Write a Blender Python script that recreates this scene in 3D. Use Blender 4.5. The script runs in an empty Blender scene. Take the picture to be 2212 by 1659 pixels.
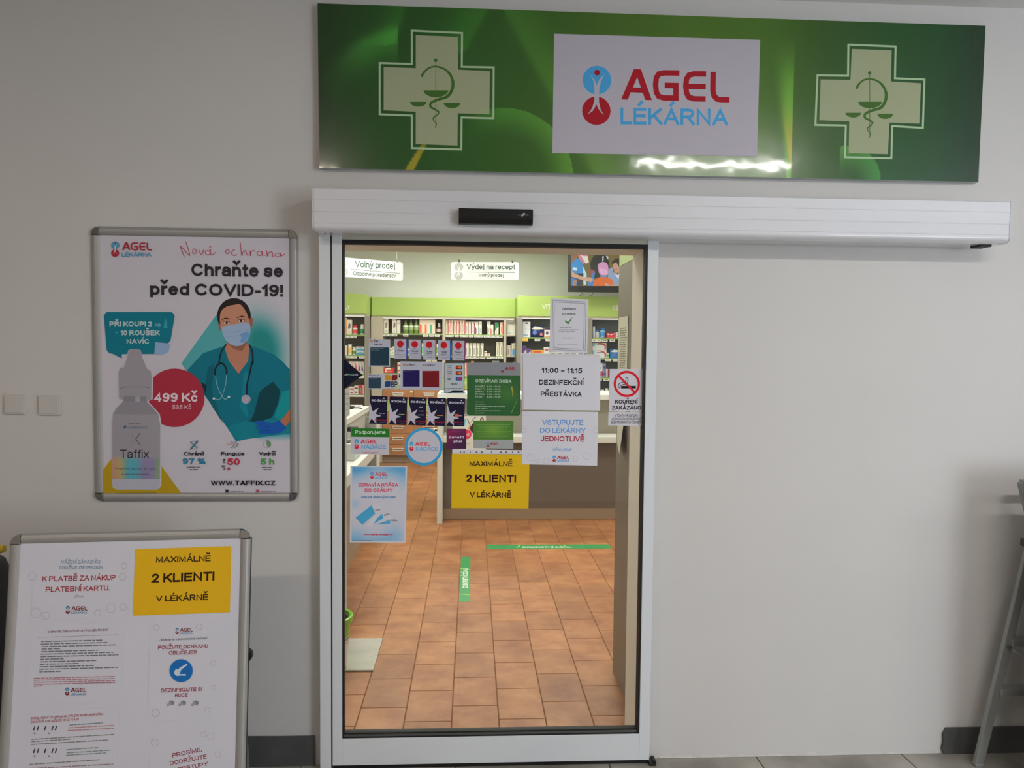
import bpy, bmesh, math, random
import numpy as np
from mathutils import Vector, Matrix
from mathutils.geometry import tessellate_polygon
random.seed(7)
scene = bpy.context.scene
COL = scene.collection

# ------------------------------------------------------------------ camera
F, YAW, PIT, ROLL = 1663.6, 0.0525329, 0.0478564, -0.0096628
CAM = Vector((0.0, -2.96, 1.63))
def _basis():
    cy, sy, cp, sp, cr, sr = math.cos(YAW), math.sin(YAW), math.cos(PIT), math.sin(PIT), math.cos(ROLL), math.sin(ROLL)
    fwd = Vector((sy*cp, cy*cp, -sp)); right = Vector((cy, -sy, 0)); down = fwd.cross(right)
    return cr*right + sr*down, -sr*right + cr*down, fwd
RX, DN, FW = _basis()
cam = bpy.data.cameras.new('camera'); camo = bpy.data.objects.new('camera', cam); COL.objects.link(camo)
cam.sensor_fit = 'HORIZONTAL'; cam.sensor_width = 36.0; cam.lens = F/2212*36.0; cam.clip_start = 0.05
M3 = Matrix((RX, -DN, -FW)).transposed()
camo.matrix_world = Matrix.Translation(CAM) @ M3.to_4x4()
scene.camera = camo
w = bpy.data.worlds.new('world'); scene.world = w; w.use_nodes = True
w.node_tree.nodes['Background'].inputs[0].default_value = (0.9, 0.95, 1.0, 1)
w.node_tree.nodes['Background'].inputs[1].default_value = 0.25
scene.view_settings.view_transform = 'Standard'; scene.view_settings.look = 'None'
scene.view_settings.gamma = 1.0; scene.view_settings.use_curve_mapping = False
scene.view_settings.exposure = 0.0
scene.cycles.max_bounces = 8; scene.cycles.transparent_max_bounces = 12
TUBE_OUT, PANEL_IN, SHELF_LED, FILL_OUT = 80.0, 28.0, 9.0, 10.0     # strengths of the lamps and the added fill pane

def ray(px, py):
    return RX*((px-1106)/F) + DN*((py-829.5)/F) + FW
def at(px, py, Y=0.0):
    d = ray(px, py); return CAM + d*((Y-CAM.y)/d.y)
def fl(px, py, z=0.0):
    d = ray(px, py); return CAM + d*((z-CAM.z)/d.z)

# ------------------------------------------------------------------ materials
def lin(c): return tuple(((v/255)/12.92 if v <= 10 else ((v/255+0.055)/1.055)**2.4) for v in c)
MATS = {}
def bsdf(m): return m.node_tree.nodes['Principled BSDF']
def mat(name, col, rough=0.5, metal=0.0, **kw):
    if name in MATS: return MATS[name]
    m = bpy.data.materials.new(name); m.use_nodes = True; MATS[name] = m
    b = bsdf(m); c = col if max(col) <= 1 else lin(col)
    b.inputs['Base Color'].default_value = (*c, 1); b.inputs['Roughness'].default_value = rough
    b.inputs['Metallic'].default_value = metal
    if kw.get('coat'): b.inputs['Coat Weight'].default_value = kw['coat']; b.inputs['Coat Roughness'].default_value = kw.get('coat_rough', .05)
    if kw.get('spec') is not None: b.inputs['Specular IOR Level'].default_value = kw['spec']
    n = kw.get('noise')
    if n:   # (scale, amount, bump)
        nt = m.node_tree; tc = nt.nodes.new('ShaderNodeTexCoord'); tx = nt.nodes.new('ShaderNodeTexNoise')
        tx.inputs['Scale'].default_value = n[0]; tx.inputs['Detail'].default_value = 5
        mp = nt.nodes.new('ShaderNodeMapRange'); mp.inputs[3].default_value = 1-n[1]; mp.inputs[4].default_value = 1+n[1]
        mp.inputs[1].default_value = .3; mp.inputs[2].default_value = .7
        mx = nt.nodes.new('ShaderNodeVectorMath'); mx.operation = 'SCALE'; mx.inputs[0].default_value = c
        nt.links.new(tc.outputs['Object'], tx.inputs['Vector']); nt.links.new(tx.outputs['Fac'], mp.inputs[0])
        nt.links.new(mp.outputs[0], mx.inputs['Scale']); nt.links.new(mx.outputs[0], b.inputs['Base Color'])
        if n[2]:
            bp = nt.nodes.new('ShaderNodeBump'); bp.inputs['Strength'].default_value = n[2]; bp.inputs['Distance'].default_value = .002
            t2 = nt.nodes.new('ShaderNodeTexNoise'); t2.inputs['Scale'].default_value = n[0]*12
            nt.links.new(tc.outputs['Object'], t2.inputs['Vector'])
            nt.links.new(t2.outputs['Fac'], bp.inputs['Height']); nt.links.new(bp.outputs[0], b.inputs['Normal'])
    return m
KE, KI = 1.62, 1.15       # from colour as photographed to the thing's own colour: dim corridor, bright shop
def alb(rgb, k):
    c = [v*k for v in lin(rgb)]; m = max(c); f = .86/m if m > .86 else 1
    return tuple(v*f for v in c)
def ink(rgb, k=KE, gloss=0):
    c = alb(rgb, k)
    return mat('ink_%d_%d_%d_%d_%d' % (*rgb, int(k*100), gloss), c, 0.6, spec=.22)
def emit(name, rgb, s):
    if name in MATS: return MATS[name]
    m = bpy.data.materials.new(name); m.use_nodes = True; MATS[name] = m
    b = bsdf(m); b.inputs['Base Color'].default_value = (0.02, .02, .02, 1)
    b.inputs['Emission Color'].default_value = (*(rgb if max(rgb) <= 1 else lin(rgb)), 1); b.inputs['Emission Strength'].default_value = s
    return m
def painted(name, rough=.5, coat=0, emission=0):
    if name in MATS: return MATS[name]
    m = bpy.data.materials.new(name); m.use_nodes = True; MATS[name] = m
    nt = m.node_tree; a = nt.nodes.new('ShaderNodeAttribute'); a.attribute_name = 'Col'
    b = bsdf(m); nt.links.new(a.outputs['Color'], b.inputs['Base Color']); b.inputs['Roughness'].default_value = rough
    if coat: b.inputs['Coat Weight'].default_value = coat; b.inputs['Coat Roughness'].default_value = .06
    return m
def glass_mat(name, tint=(.96, .98, .97), ior=1.45):
    if name in MATS: return MATS[name]
    m = bpy.data.materials.new(name); m.use_nodes = True; MATS[name] = m
    nt = m.node_tree; nt.nodes.remove(bsdf(m)); out = nt.nodes['Material Output']
    t = nt.nodes.new('ShaderNodeBsdfTransparent'); t.inputs[0].default_value = (*tint, 1)
    g = nt.nodes.new('ShaderNodeBsdfGlossy'); g.inputs['Roughness'].default_value = .01
    fr = nt.nodes.new('ShaderNodeFresnel'); fr.inputs[0].default_value = ior
    mx = nt.nodes.new('ShaderNodeMixShader'); nt.links.new(fr.outputs[0], mx.inputs[0])
    nt.links.new(t.outputs[0], mx.inputs[1]); nt.links.new(g.outputs[0], mx.inputs[2]); nt.links.new(mx.outputs[0], out.inputs[0])
    return m

ALU = mat('brushed_aluminium', (.50, .50, .52), .38, .75)
WHITE_ALU = mat('satin_white_aluminium', (.76, .79, .83), .42, 0, noise=(400, .02, 0))
COVER = mat('glossy_white_cover', (.74, .74, .78), .38, 0, coat=.8, coat_rough=.05)
SILVER = mat('silver_snap_rail', (.40, .39, .38), .45, .35)
CHROME = mat('chrome', (.5, .49, .47), .1, 1.0)
BLACK = mat('black_rubber', (.008, .008, .009), .6)
BLACKP = mat('black_plastic', (.006, .006, .007), .3)
STEELD = mat('dull_grey_metal', (.16, .165, .16), .4, .6)
PAPER = mat('white_paper', alb((182, 182, 190), 1.62), .6, spec=.22)
PAPERI = mat('white_paper_inside', (.78, .78, .74), .6)
GLASS = glass_mat('clear_glass')

# ------------------------------------------------------------------ mesh helpers
class MB:
    def __init__(s): s.v = []; s.f = []; s.mi = []; s.cur = 0; s.smooth = []
    def add(s, vs, fs, sm=False):
        o = len(s.v); s.v += [tuple(p) for p in vs]
        for f in fs: s.f.append(tuple(o+i for i in f)); s.mi.append(s.cur); s.smooth.append(sm)
        return s
    def box(s, x0, x1, y0, y1, z0, z1):
        vs = [(x, y, z) for z in (z0, z1) for y in (y0, y1) for x in (x0, x1)]
        return s.add(vs, [(0, 2, 3, 1), (4, 5, 7, 6), (0, 1, 5, 4), (2, 6, 7, 3), (0, 4, 6, 2), (1, 3, 7, 5)])
    def bar(s, a, b, wd, hg, up=(0, 0, 1)):     # rectangular bar from a to b
        a, b = Vector(a), Vector(b); d = (b-a).normalized(); u = Vector(up)
        sd = d.cross(u).normalized(); up2 = sd.cross(d).normalized()
        vs = [p + sd*(i*wd/2) + up2*(j*hg/2) for p in (a, b) for j in (-1, 1) for i in (-1, 1)]
        return s.add(vs, [(0, 2, 3, 1), (4, 5, 7, 6), (0, 1, 5, 4), (2, 6, 7, 3), (0, 4, 6, 2), (1, 3, 7, 5)])
    def tube(s, pts, r, n=10):
        pts = [Vector(p) for p in pts]; rings = []
        for i, p in enumerate(pts):
            d = (pts[min(i+1, len(pts)-1)] - pts[max(i-1, 0)]).normalized()
            u = d.cross(Vector((0, 0, 1)) if abs(d.z) < .9 else Vector((1, 0, 0))).normalized(); v = d.cross(u)
            rr = r[i] if isinstance(r, (list, tuple)) else r
            rings.append([p + (u*math.cos(t*2*math.pi/n) + v*math.sin(t*2*math.pi/n))*rr for t in range(n)])
        vs = [q for rg in rings for q in rg]; fs = []
        for i in range(len(pts)-1):
            for t in range(n): fs.append((i*n+t, i*n+(t+1) % n, (i+1)*n+(t+1) % n, (i+1)*n+t))
        fs += [tuple(range(n)), tuple((len(pts)-1)*n+t for t in range(n))[::-1]]
        return s.add(vs, fs, True)
    def lathe(s, c, prof, n=20, sx=1.0, sy=1.0):
        vs = []; fs = []
        for r, z in prof:
            for t in range(n): a = t*2*math.pi/n; vs.append((c[0]+r*sx*math.cos(a), c[1]+r*sy*math.sin(a), c[2]+z))
        k = len(prof)
        for i in range(k-1):
            for t in range(n): fs.append((i*n+t, i*n+(t+1) % n, (i+1)*n+(t+1) % n, (i+1)*n+t))
        fs += [tuple(range(n))[::-1], tuple((k-1)*n+t for t in range(n))]
        return s.add(vs, fs, True)
    def prism(s, poly, off, sm=False):                    # closed 3D polygon extruded by a vector
        off = Vector(off); poly = [Vector(p) for p in poly]; n = len(poly)
        vs = poly + [p+off for p in poly]
        if n > 4:
            t = tessellate_polygon([poly]); fs = [tuple(x) for x in t] + [tuple(i+n for i in reversed(x)) for x in t]
        else: fs = [tuple(range(n)), tuple(range(n, 2*n))[::-1]]
        fs += [(i, i+n, (i+1) % n+n, (i+1) % n) for i in range(n)]
        return s.add(vs, fs, sm)
    def build(s, name, m, parent=None, bevel=0, seg=2, center=True, tr=None):
        vs = [Vector(p) for p in s.v]
        if tr is not None: vs = [tr @ p for p in vs]
        lo = Vector((min(p[i] for p in vs) for i in range(3))); hi = Vector((max(p[i] for p in vs) for i in range(3)))
        c = Vector(((lo.x+hi.x)/2, (lo.y+hi.y)/2, lo.z)) if center else Vector()
        me = bpy.data.meshes.new(name); me.from_pydata([p-c for p in vs], [], s.f)
        ms = m if isinstance(m, (list, tuple)) else [m]
        for k in ms: me.materials.append(k)
        for p, i, sm in zip(me.polygons, s.mi, s.smooth): p.material_index = i; p.use_smooth = sm
        bm = bmesh.new(); bm.from_mesh(me)
        bmesh.ops.recalc_face_normals(bm, faces=bm.faces)
        if bevel: bmesh.ops.bevel(bm, geom=list(bm.edges), offset=bevel, segments=seg, affect='EDGES', profile=.5)
        bm.to_mesh(me); bm.free()
        if any(s.smooth): 
            try: me.set_sharp_from_angle(angle=math.radians(40))
            except Exception: pass
        o = bpy.data.objects.new(name, me); COL.objects.link(o); o.location = c
        if parent is not None: adopt(o, parent)
        return o
def adopt(o, parent):
    o.parent = parent; o.matrix_parent_inverse = PWORLD[parent.name].inverted() if parent.name in PWORLD else world_of(parent).inverted()
PWORLD = {}
def world_of(o):
    m = Matrix.Translation(o.location) @ o.rotation_euler.to_matrix().to_4x4()
    if o.parent: m = world_of(o.parent) @ o.matrix_parent_inverse @ m
    return m
def tag(o, label=None, cat=None, group=None, kind=None):
    if label: o['label'] = label
    if cat: o['category'] = cat
    if group: o['group'] = group
    if kind: o['kind'] = kind
    return o
def thing(name, label, cat, loc, group=None):
    o = bpy.data.objects.new(name, None); COL.objects.link(o); o.location = Vector(loc); o.empty_display_size = .05
    return tag(o, label, cat, group)
def structure(name, mb, m, **kw):
    return tag(mb.build(name, m, **kw), kind='structure')
def copy_tree(o, parent=None):
    c = o.copy(); COL.objects.link(c); c.parent = parent
    for ch in list(o.children): copy_tree(ch, c)
    return c

# ------------------------------------------------------------------ printing
# a plain sans alphabet drawn from strokes (box 0..1 x 0..1, y up; third item: box width in cap heights)
def AR(cx, cy, rx, ry, a0, a1, n=10):
    return [(cx+rx*math.cos(math.radians(a0+(a1-a0)*i/n)), cy+ry*math.sin(math.radians(a0+(a1-a0)*i/n))) for i in range(n+1)]
def SM(pts):
    out = []; n = len(pts)
    for i in range(n-1):
        p0, p1, p2, p3 = pts[max(i-1, 0)], pts[i], pts[i+1], pts[min(i+2, n-1)]
        for j in range(4):
            t = j/4; out.append(tuple(.5*((2*b_)+(c_-a_)*t+(2*a_-5*b_+4*c_-d_)*t*t+(-a_+3*b_-3*c_+d_)*t**3) for a_, b_, c_, d_ in zip(p0, p1, p2, p3)))
    return out+[pts[-1]]
X_ = .73
O_ = AR(.5, .5, .5, .5, 0, 360, 24); o_ = AR(.5, X_/2, .5, X_/2, 0, 360, 20)
S_ = SM([(.96, .76), (.82, .95), (.5, 1), (.14, .92), (.03, .74), (.16, .58), (.5, .50), (.86, .42), (1, .25), (.84, .06), (.5, 0), (.14, .06), (0, .25)])
s_ = [(x, y*X_) for x, y in S_]; arch = SM([(0, .42), (.18, .64), (.5, X_), (.86, .66), (1, .45)])+[(1, 0)]
GL = {
'A': ([[(0, 0), (.5, 1), (1, 0)], [(.2, .34), (.8, .34)]], .90), 'B': ([[(0, 0), (0, 1), (.5, 1)]+AR(.55, .77, .38, .23, 90, -90)+[(0, .54)], [(.4, .54)]+AR(.6, .27, .4, .27, 90, -90)+[(0, 0)]], .76),
'C': ([AR(.52, .5, .52, .5, 42, 318, 20)], .86), 'D': ([[(0, 0), (0, 1), (.36, 1)]+AR(.42, .5, .58, .5, 90, -90, 14)+[(.36, 0), (0, 0)]], .82), 'E': ([[(1, 1), (0, 1), (0, 0), (1, 0)], [(0, .53), (.93, .53)]], .70),
'F': ([[(1, 1), (0, 1), (0, 0)], [(0, .50), (.9, .50)]], .66), 'G': ([AR(.52, .5, .52, .5, 42, 322, 20)+[(1, .22), (1, .45), (.6, .45)]], .88), 'H': ([[(0, 0), (0, 1)], [(1, 0), (1, 1)], [(0, .53), (1, .53)]], .78),
'I': ([[(.5, 0), (.5, 1)]], 0), 'J': ([[(1, 1), (1, .3)]+AR(.5, .28, .5, .28, 0, -165)], .54), 'K': ([[(0, 0), (0, 1)], [(.96, 1), (0, .36)], [(.36, .58), (1, 0)]], .78), 'L': ([[(0, 1), (0, 0), (1, 0)]], .62),
'M': ([[(0, 0), (0, 1), (.5, .1), (1, 1), (1, 0)]], .92), 'N': ([[(0, 0), (0, 1), (1, 0), (1, 1)]], .78), 'O': ([O_], .92), 'P': ([[(0, 0), (0, 1), (.5, 1)]+AR(.6, .72, .4, .28, 90, -90)+[(0, .44)]], .74),
'Q': ([O_, [(.6, .26), (1, -.04)]], .92), 'R': ([[(0, 0), (0, 1), (.5, 1)]+AR(.58, .75, .38, .25, 90, -90)+[(0, .5)], [(.5, .5), (1, 0)]], .80), 'S': ([S_], .76), 'T': ([[(0, 1), (1, 1)], [(.5, 1), (.5, 0)]], .76),
'U': ([[(0, 1), (0, .36)]+AR(.5, .36, .5, .36, 180, 360, 14)+[(1, 1)]], .76), 'V': ([[(0, 1), (.5, 0), (1, 1)]], .86), 'W': ([[(0, 1), (.25, 0), (.5, .95), (.75, 0), (1, 1)]], 1.2), 'X': ([[(0, 0), (1, 1)], [(0, 1), (1, 0)]], .82),
'Y': ([[(0, 1), (.5, .45), (1, 1)], [(.5, .45), (.5, 0)]], .84), 'Z': ([[(0, 1), (1, 1), (0, 0), (1, 0)]], .74),
'a': ([SM([(.06, .54), (.2, .70), (.52, X_), (.88, .66), (1, .48)])+[(1, 0)], SM([(1, .42), (.5, .40), (.1, .33), (0, .19), (.12, .04), (.42, 0), (.78, .07), (1, .25)])], .58), 'b': ([[(0, 1), (0, 0)], o_], .60), 'c': ([AR(.52, X_/2, .52, X_/2, 40, 320, 14)], .55),
'd': ([[(1, 1), (1, 0)], o_], .60), 'e': ([[(.02, .39), (1, .39)]+AR(.5, X_/2, .5, X_/2, 6, 318, 16)], .60), 'f': ([SM([(1, 1), (.62, .97), (.42, .8)])+[(.42, 0)], [(0, .71), (.95, .71)]], .32),
'g': ([o_, [(1, .73), (1, -.02)]+SM([(1, -.02), (.85, -.22), (.5, -.28), (.08, -.2)])], .60), 'h': ([[(0, 1), (0, 0)], arch], .56), 'i': ([[(.5, .72), (.5, 0)], [(.5, .94), (.5, 1.0)]], 0), 'j': ([[(.7, .72), (.7, -.1)]+SM([(.7, -.1), (.5, -.26), (0, -.26)]), [(.7, .94), (.7, 1)]], .14),
'k': ([[(0, 1), (0, 0)], [(.9, .72), (0, .26)], [(.34, .42), (1, 0)]], .54), 'l': ([[(.5, 1), (.5, 0)]], 0), 'm': ([[(0, .73), (0, 0)], [(x/2, y) for x, y in arch], [(.5+x/2, y) for x, y in arch]], .96), 'n': ([[(0, .73), (0, 0)], arch], .56), 'o': ([o_], .62),
'p': ([[(0, .73), (0, -.27)], o_], .60), 'q': ([[(1, .73), (1, -.27)], o_], .60), 'r': ([[(0, .73), (0, 0)], SM([(0, .42), (.35, .66), (1, .73)])], .30), 's': ([s_], .54), 't': ([[(.42, .96), (.42, .16)]+SM([(.42, .16), (.55, .0), (1, .01)]), [(0, .71), (.95, .71)]], .30),
'u': ([[(0, .73), (0, .28)]+SM([(0, .28), (.14, .07), (.5, 0), (.82, .09), (1, .31)]), [(1, .73), (1, 0)]], .56), 'v': ([[(0, .73), (.5, 0), (1, .73)]], .60), 'w': ([[(0, .73), (.25, 0), (.5, .7), (.75, 0), (1, .73)]], .88), 'x': ([[(0, 0), (1, .73)], [(0, .73), (1, 0)]], .56),
'y': ([[(0, .73), (.5, 0)], [(1, .73), (.42, -.18), (.1, -.27)]], .60), 'z': ([[(0, .73), (1, .73), (0, 0), (1, 0)]], .50),
'0': ([O_], .60), '1': ([[(0, .76), (1, 1), (1, 0)]], .26), '2': ([SM([(.04, .74), (.2, .94), (.5, 1), (.85, .93), (.98, .72), (.8, .48), (.35, .18), (0, 0)])+[(1, 0)]], .60), '3': ([SM([(.04, .8), (.2, .95), (.5, 1), (.85, .92), (.93, .75), (.8, .58), (.4, .53)]), SM([(.4, .53), (.85, .47), (1, .27), (.85, .06), (.5, 0), (.15, .06), (0, .24)])], .60),
'4': ([[(.76, 0), (.76, 1), (0, .28), (1, .28)]], .62), '5': ([[(.95, 1), (.14, 1), (.06, .52)]+SM([(.06, .52), (.3, .62), (.6, .62), (.92, .5), (1, .3), (.85, .06), (.5, 0), (.2, .02), (0, .12)])], .60), '6': ([SM([(.90, .9), (.72, .99), (.5, 1), (.2, .88), (.02, .6), (.0, .28)]), AR(.5, .28, .5, .28, 0, 360, 18)], .60),
'7': ([[(0, 1), (1, 1), (.45, .3), (.36, 0)]], .58), '8': ([AR(.5, .76, .42, .24, 0, 360, 16), AR(.5, .27, .5, .27, 0, 360, 18)], .60), '9': ([SM([(.10, .1), (.28, .01), (.5, 0), (.8, .12), (.98, .4), (1, .72)]), AR(.5, .72, .5, .28, 0, 360, 18)], .60),
'.': ([[(.5, 0), (.5, .03)]], 0), ',': ([[(.5, .04), (.3, -.16)]], .03), ':': ([[(.5, .0), (.5, .03)], [(.5, .62), (.5, .65)]], 0), '-': ([[(0, .38), (1, .38)]], .24), '–': ([[(0, .38), (1, .38)]], .5), '!': ([[(.5, 1), (.5, .42)], [(.5, 0), (.5, .03)]], 0),
'%': ([AR(.2, .77, .2, .23, 0, 360, 12), AR(.8, .23, .2, .23, 0, 360, 12), [(.78, 1), (.22, 0)]], .98), '’': ([[(.6, 1), (.4, .8)]], .04), '+': ([[(0, .45), (1, .45)], [(.5, .15), (.5, .75)]], .5), '/': ([[(0, 0), (1, 1)]], .3), '_': ([[(0, -.2), (1, -.2)]], .5)}
ACC = {'Á': 'A1', 'Ú': 'U1', 'Ó': 'O1', 'ú': 'u1', 'Ů': 'U1', 'ů': 'u1', 'É': 'E1', 'Í': 'I1', 'Ý': 'Y1', 'Ě': 'E2', 'Č': 'C2', 'Ř': 'R2', 'Š': 'S2', 'Ž': 'Z2', 'Ň': 'N2', 'á': 'a1', 'é': 'e1', 'í': 'i1', 'ý': 'y1', 'ě': 'e2', 'č': 'c2', 'ř': 'r2', 'š': 's2', 'ž': 'z2', 'ň': 'n2'}
TXT = {}; CAP = 1.0
def text2d(s, bold):
    k = (s, bold)
    if k in TXT: return TXT[k]
    w = min(.212, max(.075, .152+bold*2.3)); vs = []; fs = []; x = 0.0
    def st(P):
        P = [Vector(p) for p in P]; P = [p for i, p in enumerate(P) if i == 0 or (p-P[i-1]).length > 1e-5]
        if len(P) < 2: return
        cl = (P[0]-P[-1]).length < 1e-4
        if cl: P = P[:-1]
        else:
            P[0] = P[0]+(P[0]-P[1]).normalized()*w/2; P[-1] = P[-1]+(P[-1]-P[-2]).normalized()*w/2
        n = len(P); L = []; R = []
        for i in range(n):
            d1 = (P[i]-P[i-1]).normalized() if (i or cl) else None; d2 = (P[(i+1) % n]-P[i]).normalized() if (i < n-1 or cl) else None
            d1 = d1 or d2; d2 = d2 or d1
            n1 = Vector((-d1.y, d1.x)); m = n1+Vector((-d2.y, d2.x)); m = m.normalized() if m.length > 1e-4 else n1
            h = w/2/max(.5, m.dot(n1)); L.append(P[i]+m*h); R.append(P[i]-m*h)
        o = len(vs); zs = 6e-6*(len(fs) % 5); vs.extend((p.x, p.y, zs+(i % n)*8e-7) for i, p in enumerate(L+R))
        fs.extend((o+i, o+(i+1) % n, o+n+(i+1) % n, o+n+i) for i in range(n if cl else n-1))
    for ch in s:
        if ch == ' ': x += .34; continue
        a = None
        if ch in ACC: ch, a = ACC[ch]
        g, W = GL.get(ch, GL['-']); W *= .92; M_ = lambda p: (x+w/2+p[0]*W, w/2+p[1]*(1-w))
        for q_ in (g[:1] if a and ch in 'i' else g): st([M_(p) for p in q_])
        if a:
            y0 = (1.12 if ch.isupper() else .93)+w*.35; cx = x+w/2+W/2
            st([(cx-.04, y0), (cx+.10, y0+.15)] if a == '1' else [(cx-.20, y0+.20), (cx, y0+.01), (cx+.20, y0+.20)])
        x += W+w+(.085 if ch in 'AVWTYLKXZvwyxkfrtz' else .125)
    TXT[k] = (vs, fs); return TXT[k]

def rr(x0, y0, x1, y1, r, n=5):
    pts = []
    for cx, cy, a in ((x1-r, y0+r, -90), (x1-r, y1-r, 0), (x0+r, y1-r, 90), (x0+r, y0+r, 180)):
        for i in range(n+1):
            t = math.radians(a+90*i/n); pts.append((cx+r*math.cos(t), cy+r*math.sin(t)))
    return pts
def ell(cx, cy, rx, ry=None, n=28, a0=0, a1=360):
    ry = ry or rx; full = (a1-a0) == 360
    return [(cx+rx*math.cos(math.radians(a0+(a1-a0)*i/n)), cy+ry*math.sin(math.radians(a0+(a1-a0)*i/n))) for i in range(n if full else n+1)]
def smooth(pts, k=4):
    out = []
    n = len(pts)
    for i in range(n-1):
        p0, p1, p2, p3 = pts[max(i-1, 0)], pts[i], pts[i+1], pts[min(i+2, n-1)]
        for j in range(k):
            t = j/k; out.append(tuple(.5*((2*b)+(c-a)*t+(2*a-5*b+4*c-d)*t*t+(-a+3*b-3*c+d)*t**3) for a, b, c, d in zip(p0, p1, p2, p3)))
    out.append(pts[-1]); return out

class Canvas:
    """flat print on a real plane (point P0, normal n); shapes are given in photo pixels and dropped onto that plane"""
    def __init__(s, P0, n, parent, k=KE, base=.0003, emission=0, step=.00003):
        s.P0 = Vector(P0); s.n = Vector(n).normalized(); s.parent = parent; s.k = k; s.base = base; s.g = {}; s.lay = 0; s.em = emission; s.step = step
    def pt(s, px, py):
        d = ray(px, py); return CAM + d*((s.P0-CAM).dot(s.n)/d.dot(s.n))
    def _put(s, name, vs3, fs, col):
        s.lay += 1; o = s.n*(s.base+s.lay*s.step)
        if name in ('pattern', 'icon', 'star', 'disc', 'pictogram', 'leaf'): name = '%s#n%d' % (name, s.lay)
        g = s.g.setdefault(name, {'mb': MB(), 'mats': []})
        m = emit('screen_%d_%d_%d' % col, col, s.em) if s.em else ink(col, s.k)
        if m not in g['mats']: g['mats'].append(m)
        g['mb'].cur = g['mats'].index(m); g['mb'].add([p+o for p in vs3], fs)
        return g
    def poly(s, name, pts, col, holes=()):
        loops = [[Vector((x, y, 0)) for x, y in pts]] + [[Vector((x, y, 0)) for x, y in h] for h in holes]
        flat = [p for l in loops for p in l]; tri = tessellate_polygon(loops)
        s._put(name, [s.pt(p.x, p.y) for p in flat], [tuple(t) for t in tri], col)
    def rect(s, name, x0, y0, x1, y1, col): s.poly(name, [(x0, y0), (x1, y0), (x1, y1), (x0, y1)], col)
    def stroke(s, name, pts, wd, col, closed=False, sm=0):
        if sm: pts = smooth(pts, sm)
        P = [Vector(p) for p in pts]; n = len(P); W = wd if isinstance(wd, (list, tuple)) else None
        L = []; R = []
        for i in range(n):
            a = P[i-1] if (i > 0 or closed) else None; b = P[(i+1) % n] if (i < n-1 or closed) else None
            d1 = (P[i]-a).normalized() if a is not None else None; d2 = (b-P[i]).normalized() if b is not None else None
            if d1 is None: d1 = d2
            if d2 is None: d2 = d1
            n1 = Vector((-d1.y, d1.x)); n2 = Vector((-d2.y, d2.x)); m = (n1+n2)
            if m.length < 1e-4: m = n1
            m.normalize(); c = max(.4, m.dot(n1))
            h = (W[min(int(i*len(W)/n), len(W)-1)] if W else wd)/2/c
            L.append(P[i]+m*h); R.append(P[i]-m*h)
        vs = [s.pt(p.x, p.y) for p in L+R]; fs = [(i, (i+1) % n, n+(i+1) % n, n+i) for i in range(n if closed else n-1)]
        s._put(name, vs, fs, col)
    def text(s, name, t, xa, ya, xb, cap, col, yb=None, bold=0.0, shear=0.0, mono=False):
        yb = ya if yb is None else yb
        vs, fs = text2d(t, bold)
        if not vs: return
        x0 = min(v[0] for v in vs); x1 = max(v[0] for v in vs)
        A, B = s.pt(xa, ya), s.pt(xb, yb); u = (B-A); Wm = u.length; u = u/Wm
        up = s.n.cross(u).normalized()
        if up.z < 0 and abs(u.z) < .7: up = -up
        pxl = math.hypot(xb-xa, yb-ya); hm = cap*Wm/pxl
        sx = Wm/(x1-x0); sy = hm/CAP
        s.tn = getattr(s, 'tn', 0)+1
        s._put('%s#%d' % (name, s.tn), [A + u*((x-x0)*sx + y*sy*shear) + up*(y*sy) + s.n*z for x, y, z in vs], fs, col)
    def greek(s, name, x0, y, x1, h, col, yb=None, seed=0, fill=.85):
        """lines of print too small to read: word-long dashes"""
        rnd = random.Random(int(x0*7+y*13)+seed); x = x0; yb = y if yb is None else yb; vs = []; fs = []
        while x < x1-h:
            wl = min(rnd.uniform(1.6, 6)*h, x1-x); yy = y+(yb-y)*(x-x0)/max(1, x1-x0); yz = y+(yb-y)*(x+wl-x0)/max(1, x1-x0)
            o = len(vs); vs += [s.pt(x, yy), s.pt(x+wl, yz), s.pt(x+wl, yz-h*.62), s.pt(x, yy-h*.62)]; fs.append((o, o+1, o+2, o+3)); x += wl+h*.55
        if vs: s._put('small_print', vs, fs, col)
    def grid(s, name, quad, nx, ny, func, m=None):
        a, b, c, d = [s.pt(*p) for p in quad]; s.lay += 1; o = s.n*(s.base+s.lay*s.step); vs = []; cols = []
        for j in range(ny+1):
            for i in range(nx+1):
                u, v = i/nx, j/ny
                vs.append((a*(1-u)+b*u)*(1-v)+(d*(1-u)+c*u)*v+o); cols.append(func(u, v))
        fs = [(j*(nx+1)+i, j*(nx+1)+i+1, (j+1)*(nx+1)+i+1, (j+1)*(nx+1)+i) for j in range(ny) for i in range(nx)]
        me = bpy.data.meshes.new(name); cen = sum(vs, Vector())/len(vs); me.from_pydata([v-cen for v in vs], [], fs)
        at_ = me.color_attributes.new('Col', 'FLOAT_COLOR', 'POINT')
        arr = np.ones((len(vs), 4), dtype=np.float32); arr[:, :3] = np.array([alb(cc, s.k) for cc in cols]); at_.data.foreach_set('color', arr.ravel())
        me.materials.append(m or painted('painted_print', .5)); ob = bpy.data.objects.new(name, me); COL.objects.link(ob); ob.location = cen; adopt(ob, s.parent)
        return ob
    def done(s):
        for k, g in s.g.items():
            o = g['mb'].build(k.split('#')[0], g['mats'], s.parent)
            if k == 'small_print': o['kind'] = 'stuff'

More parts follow.
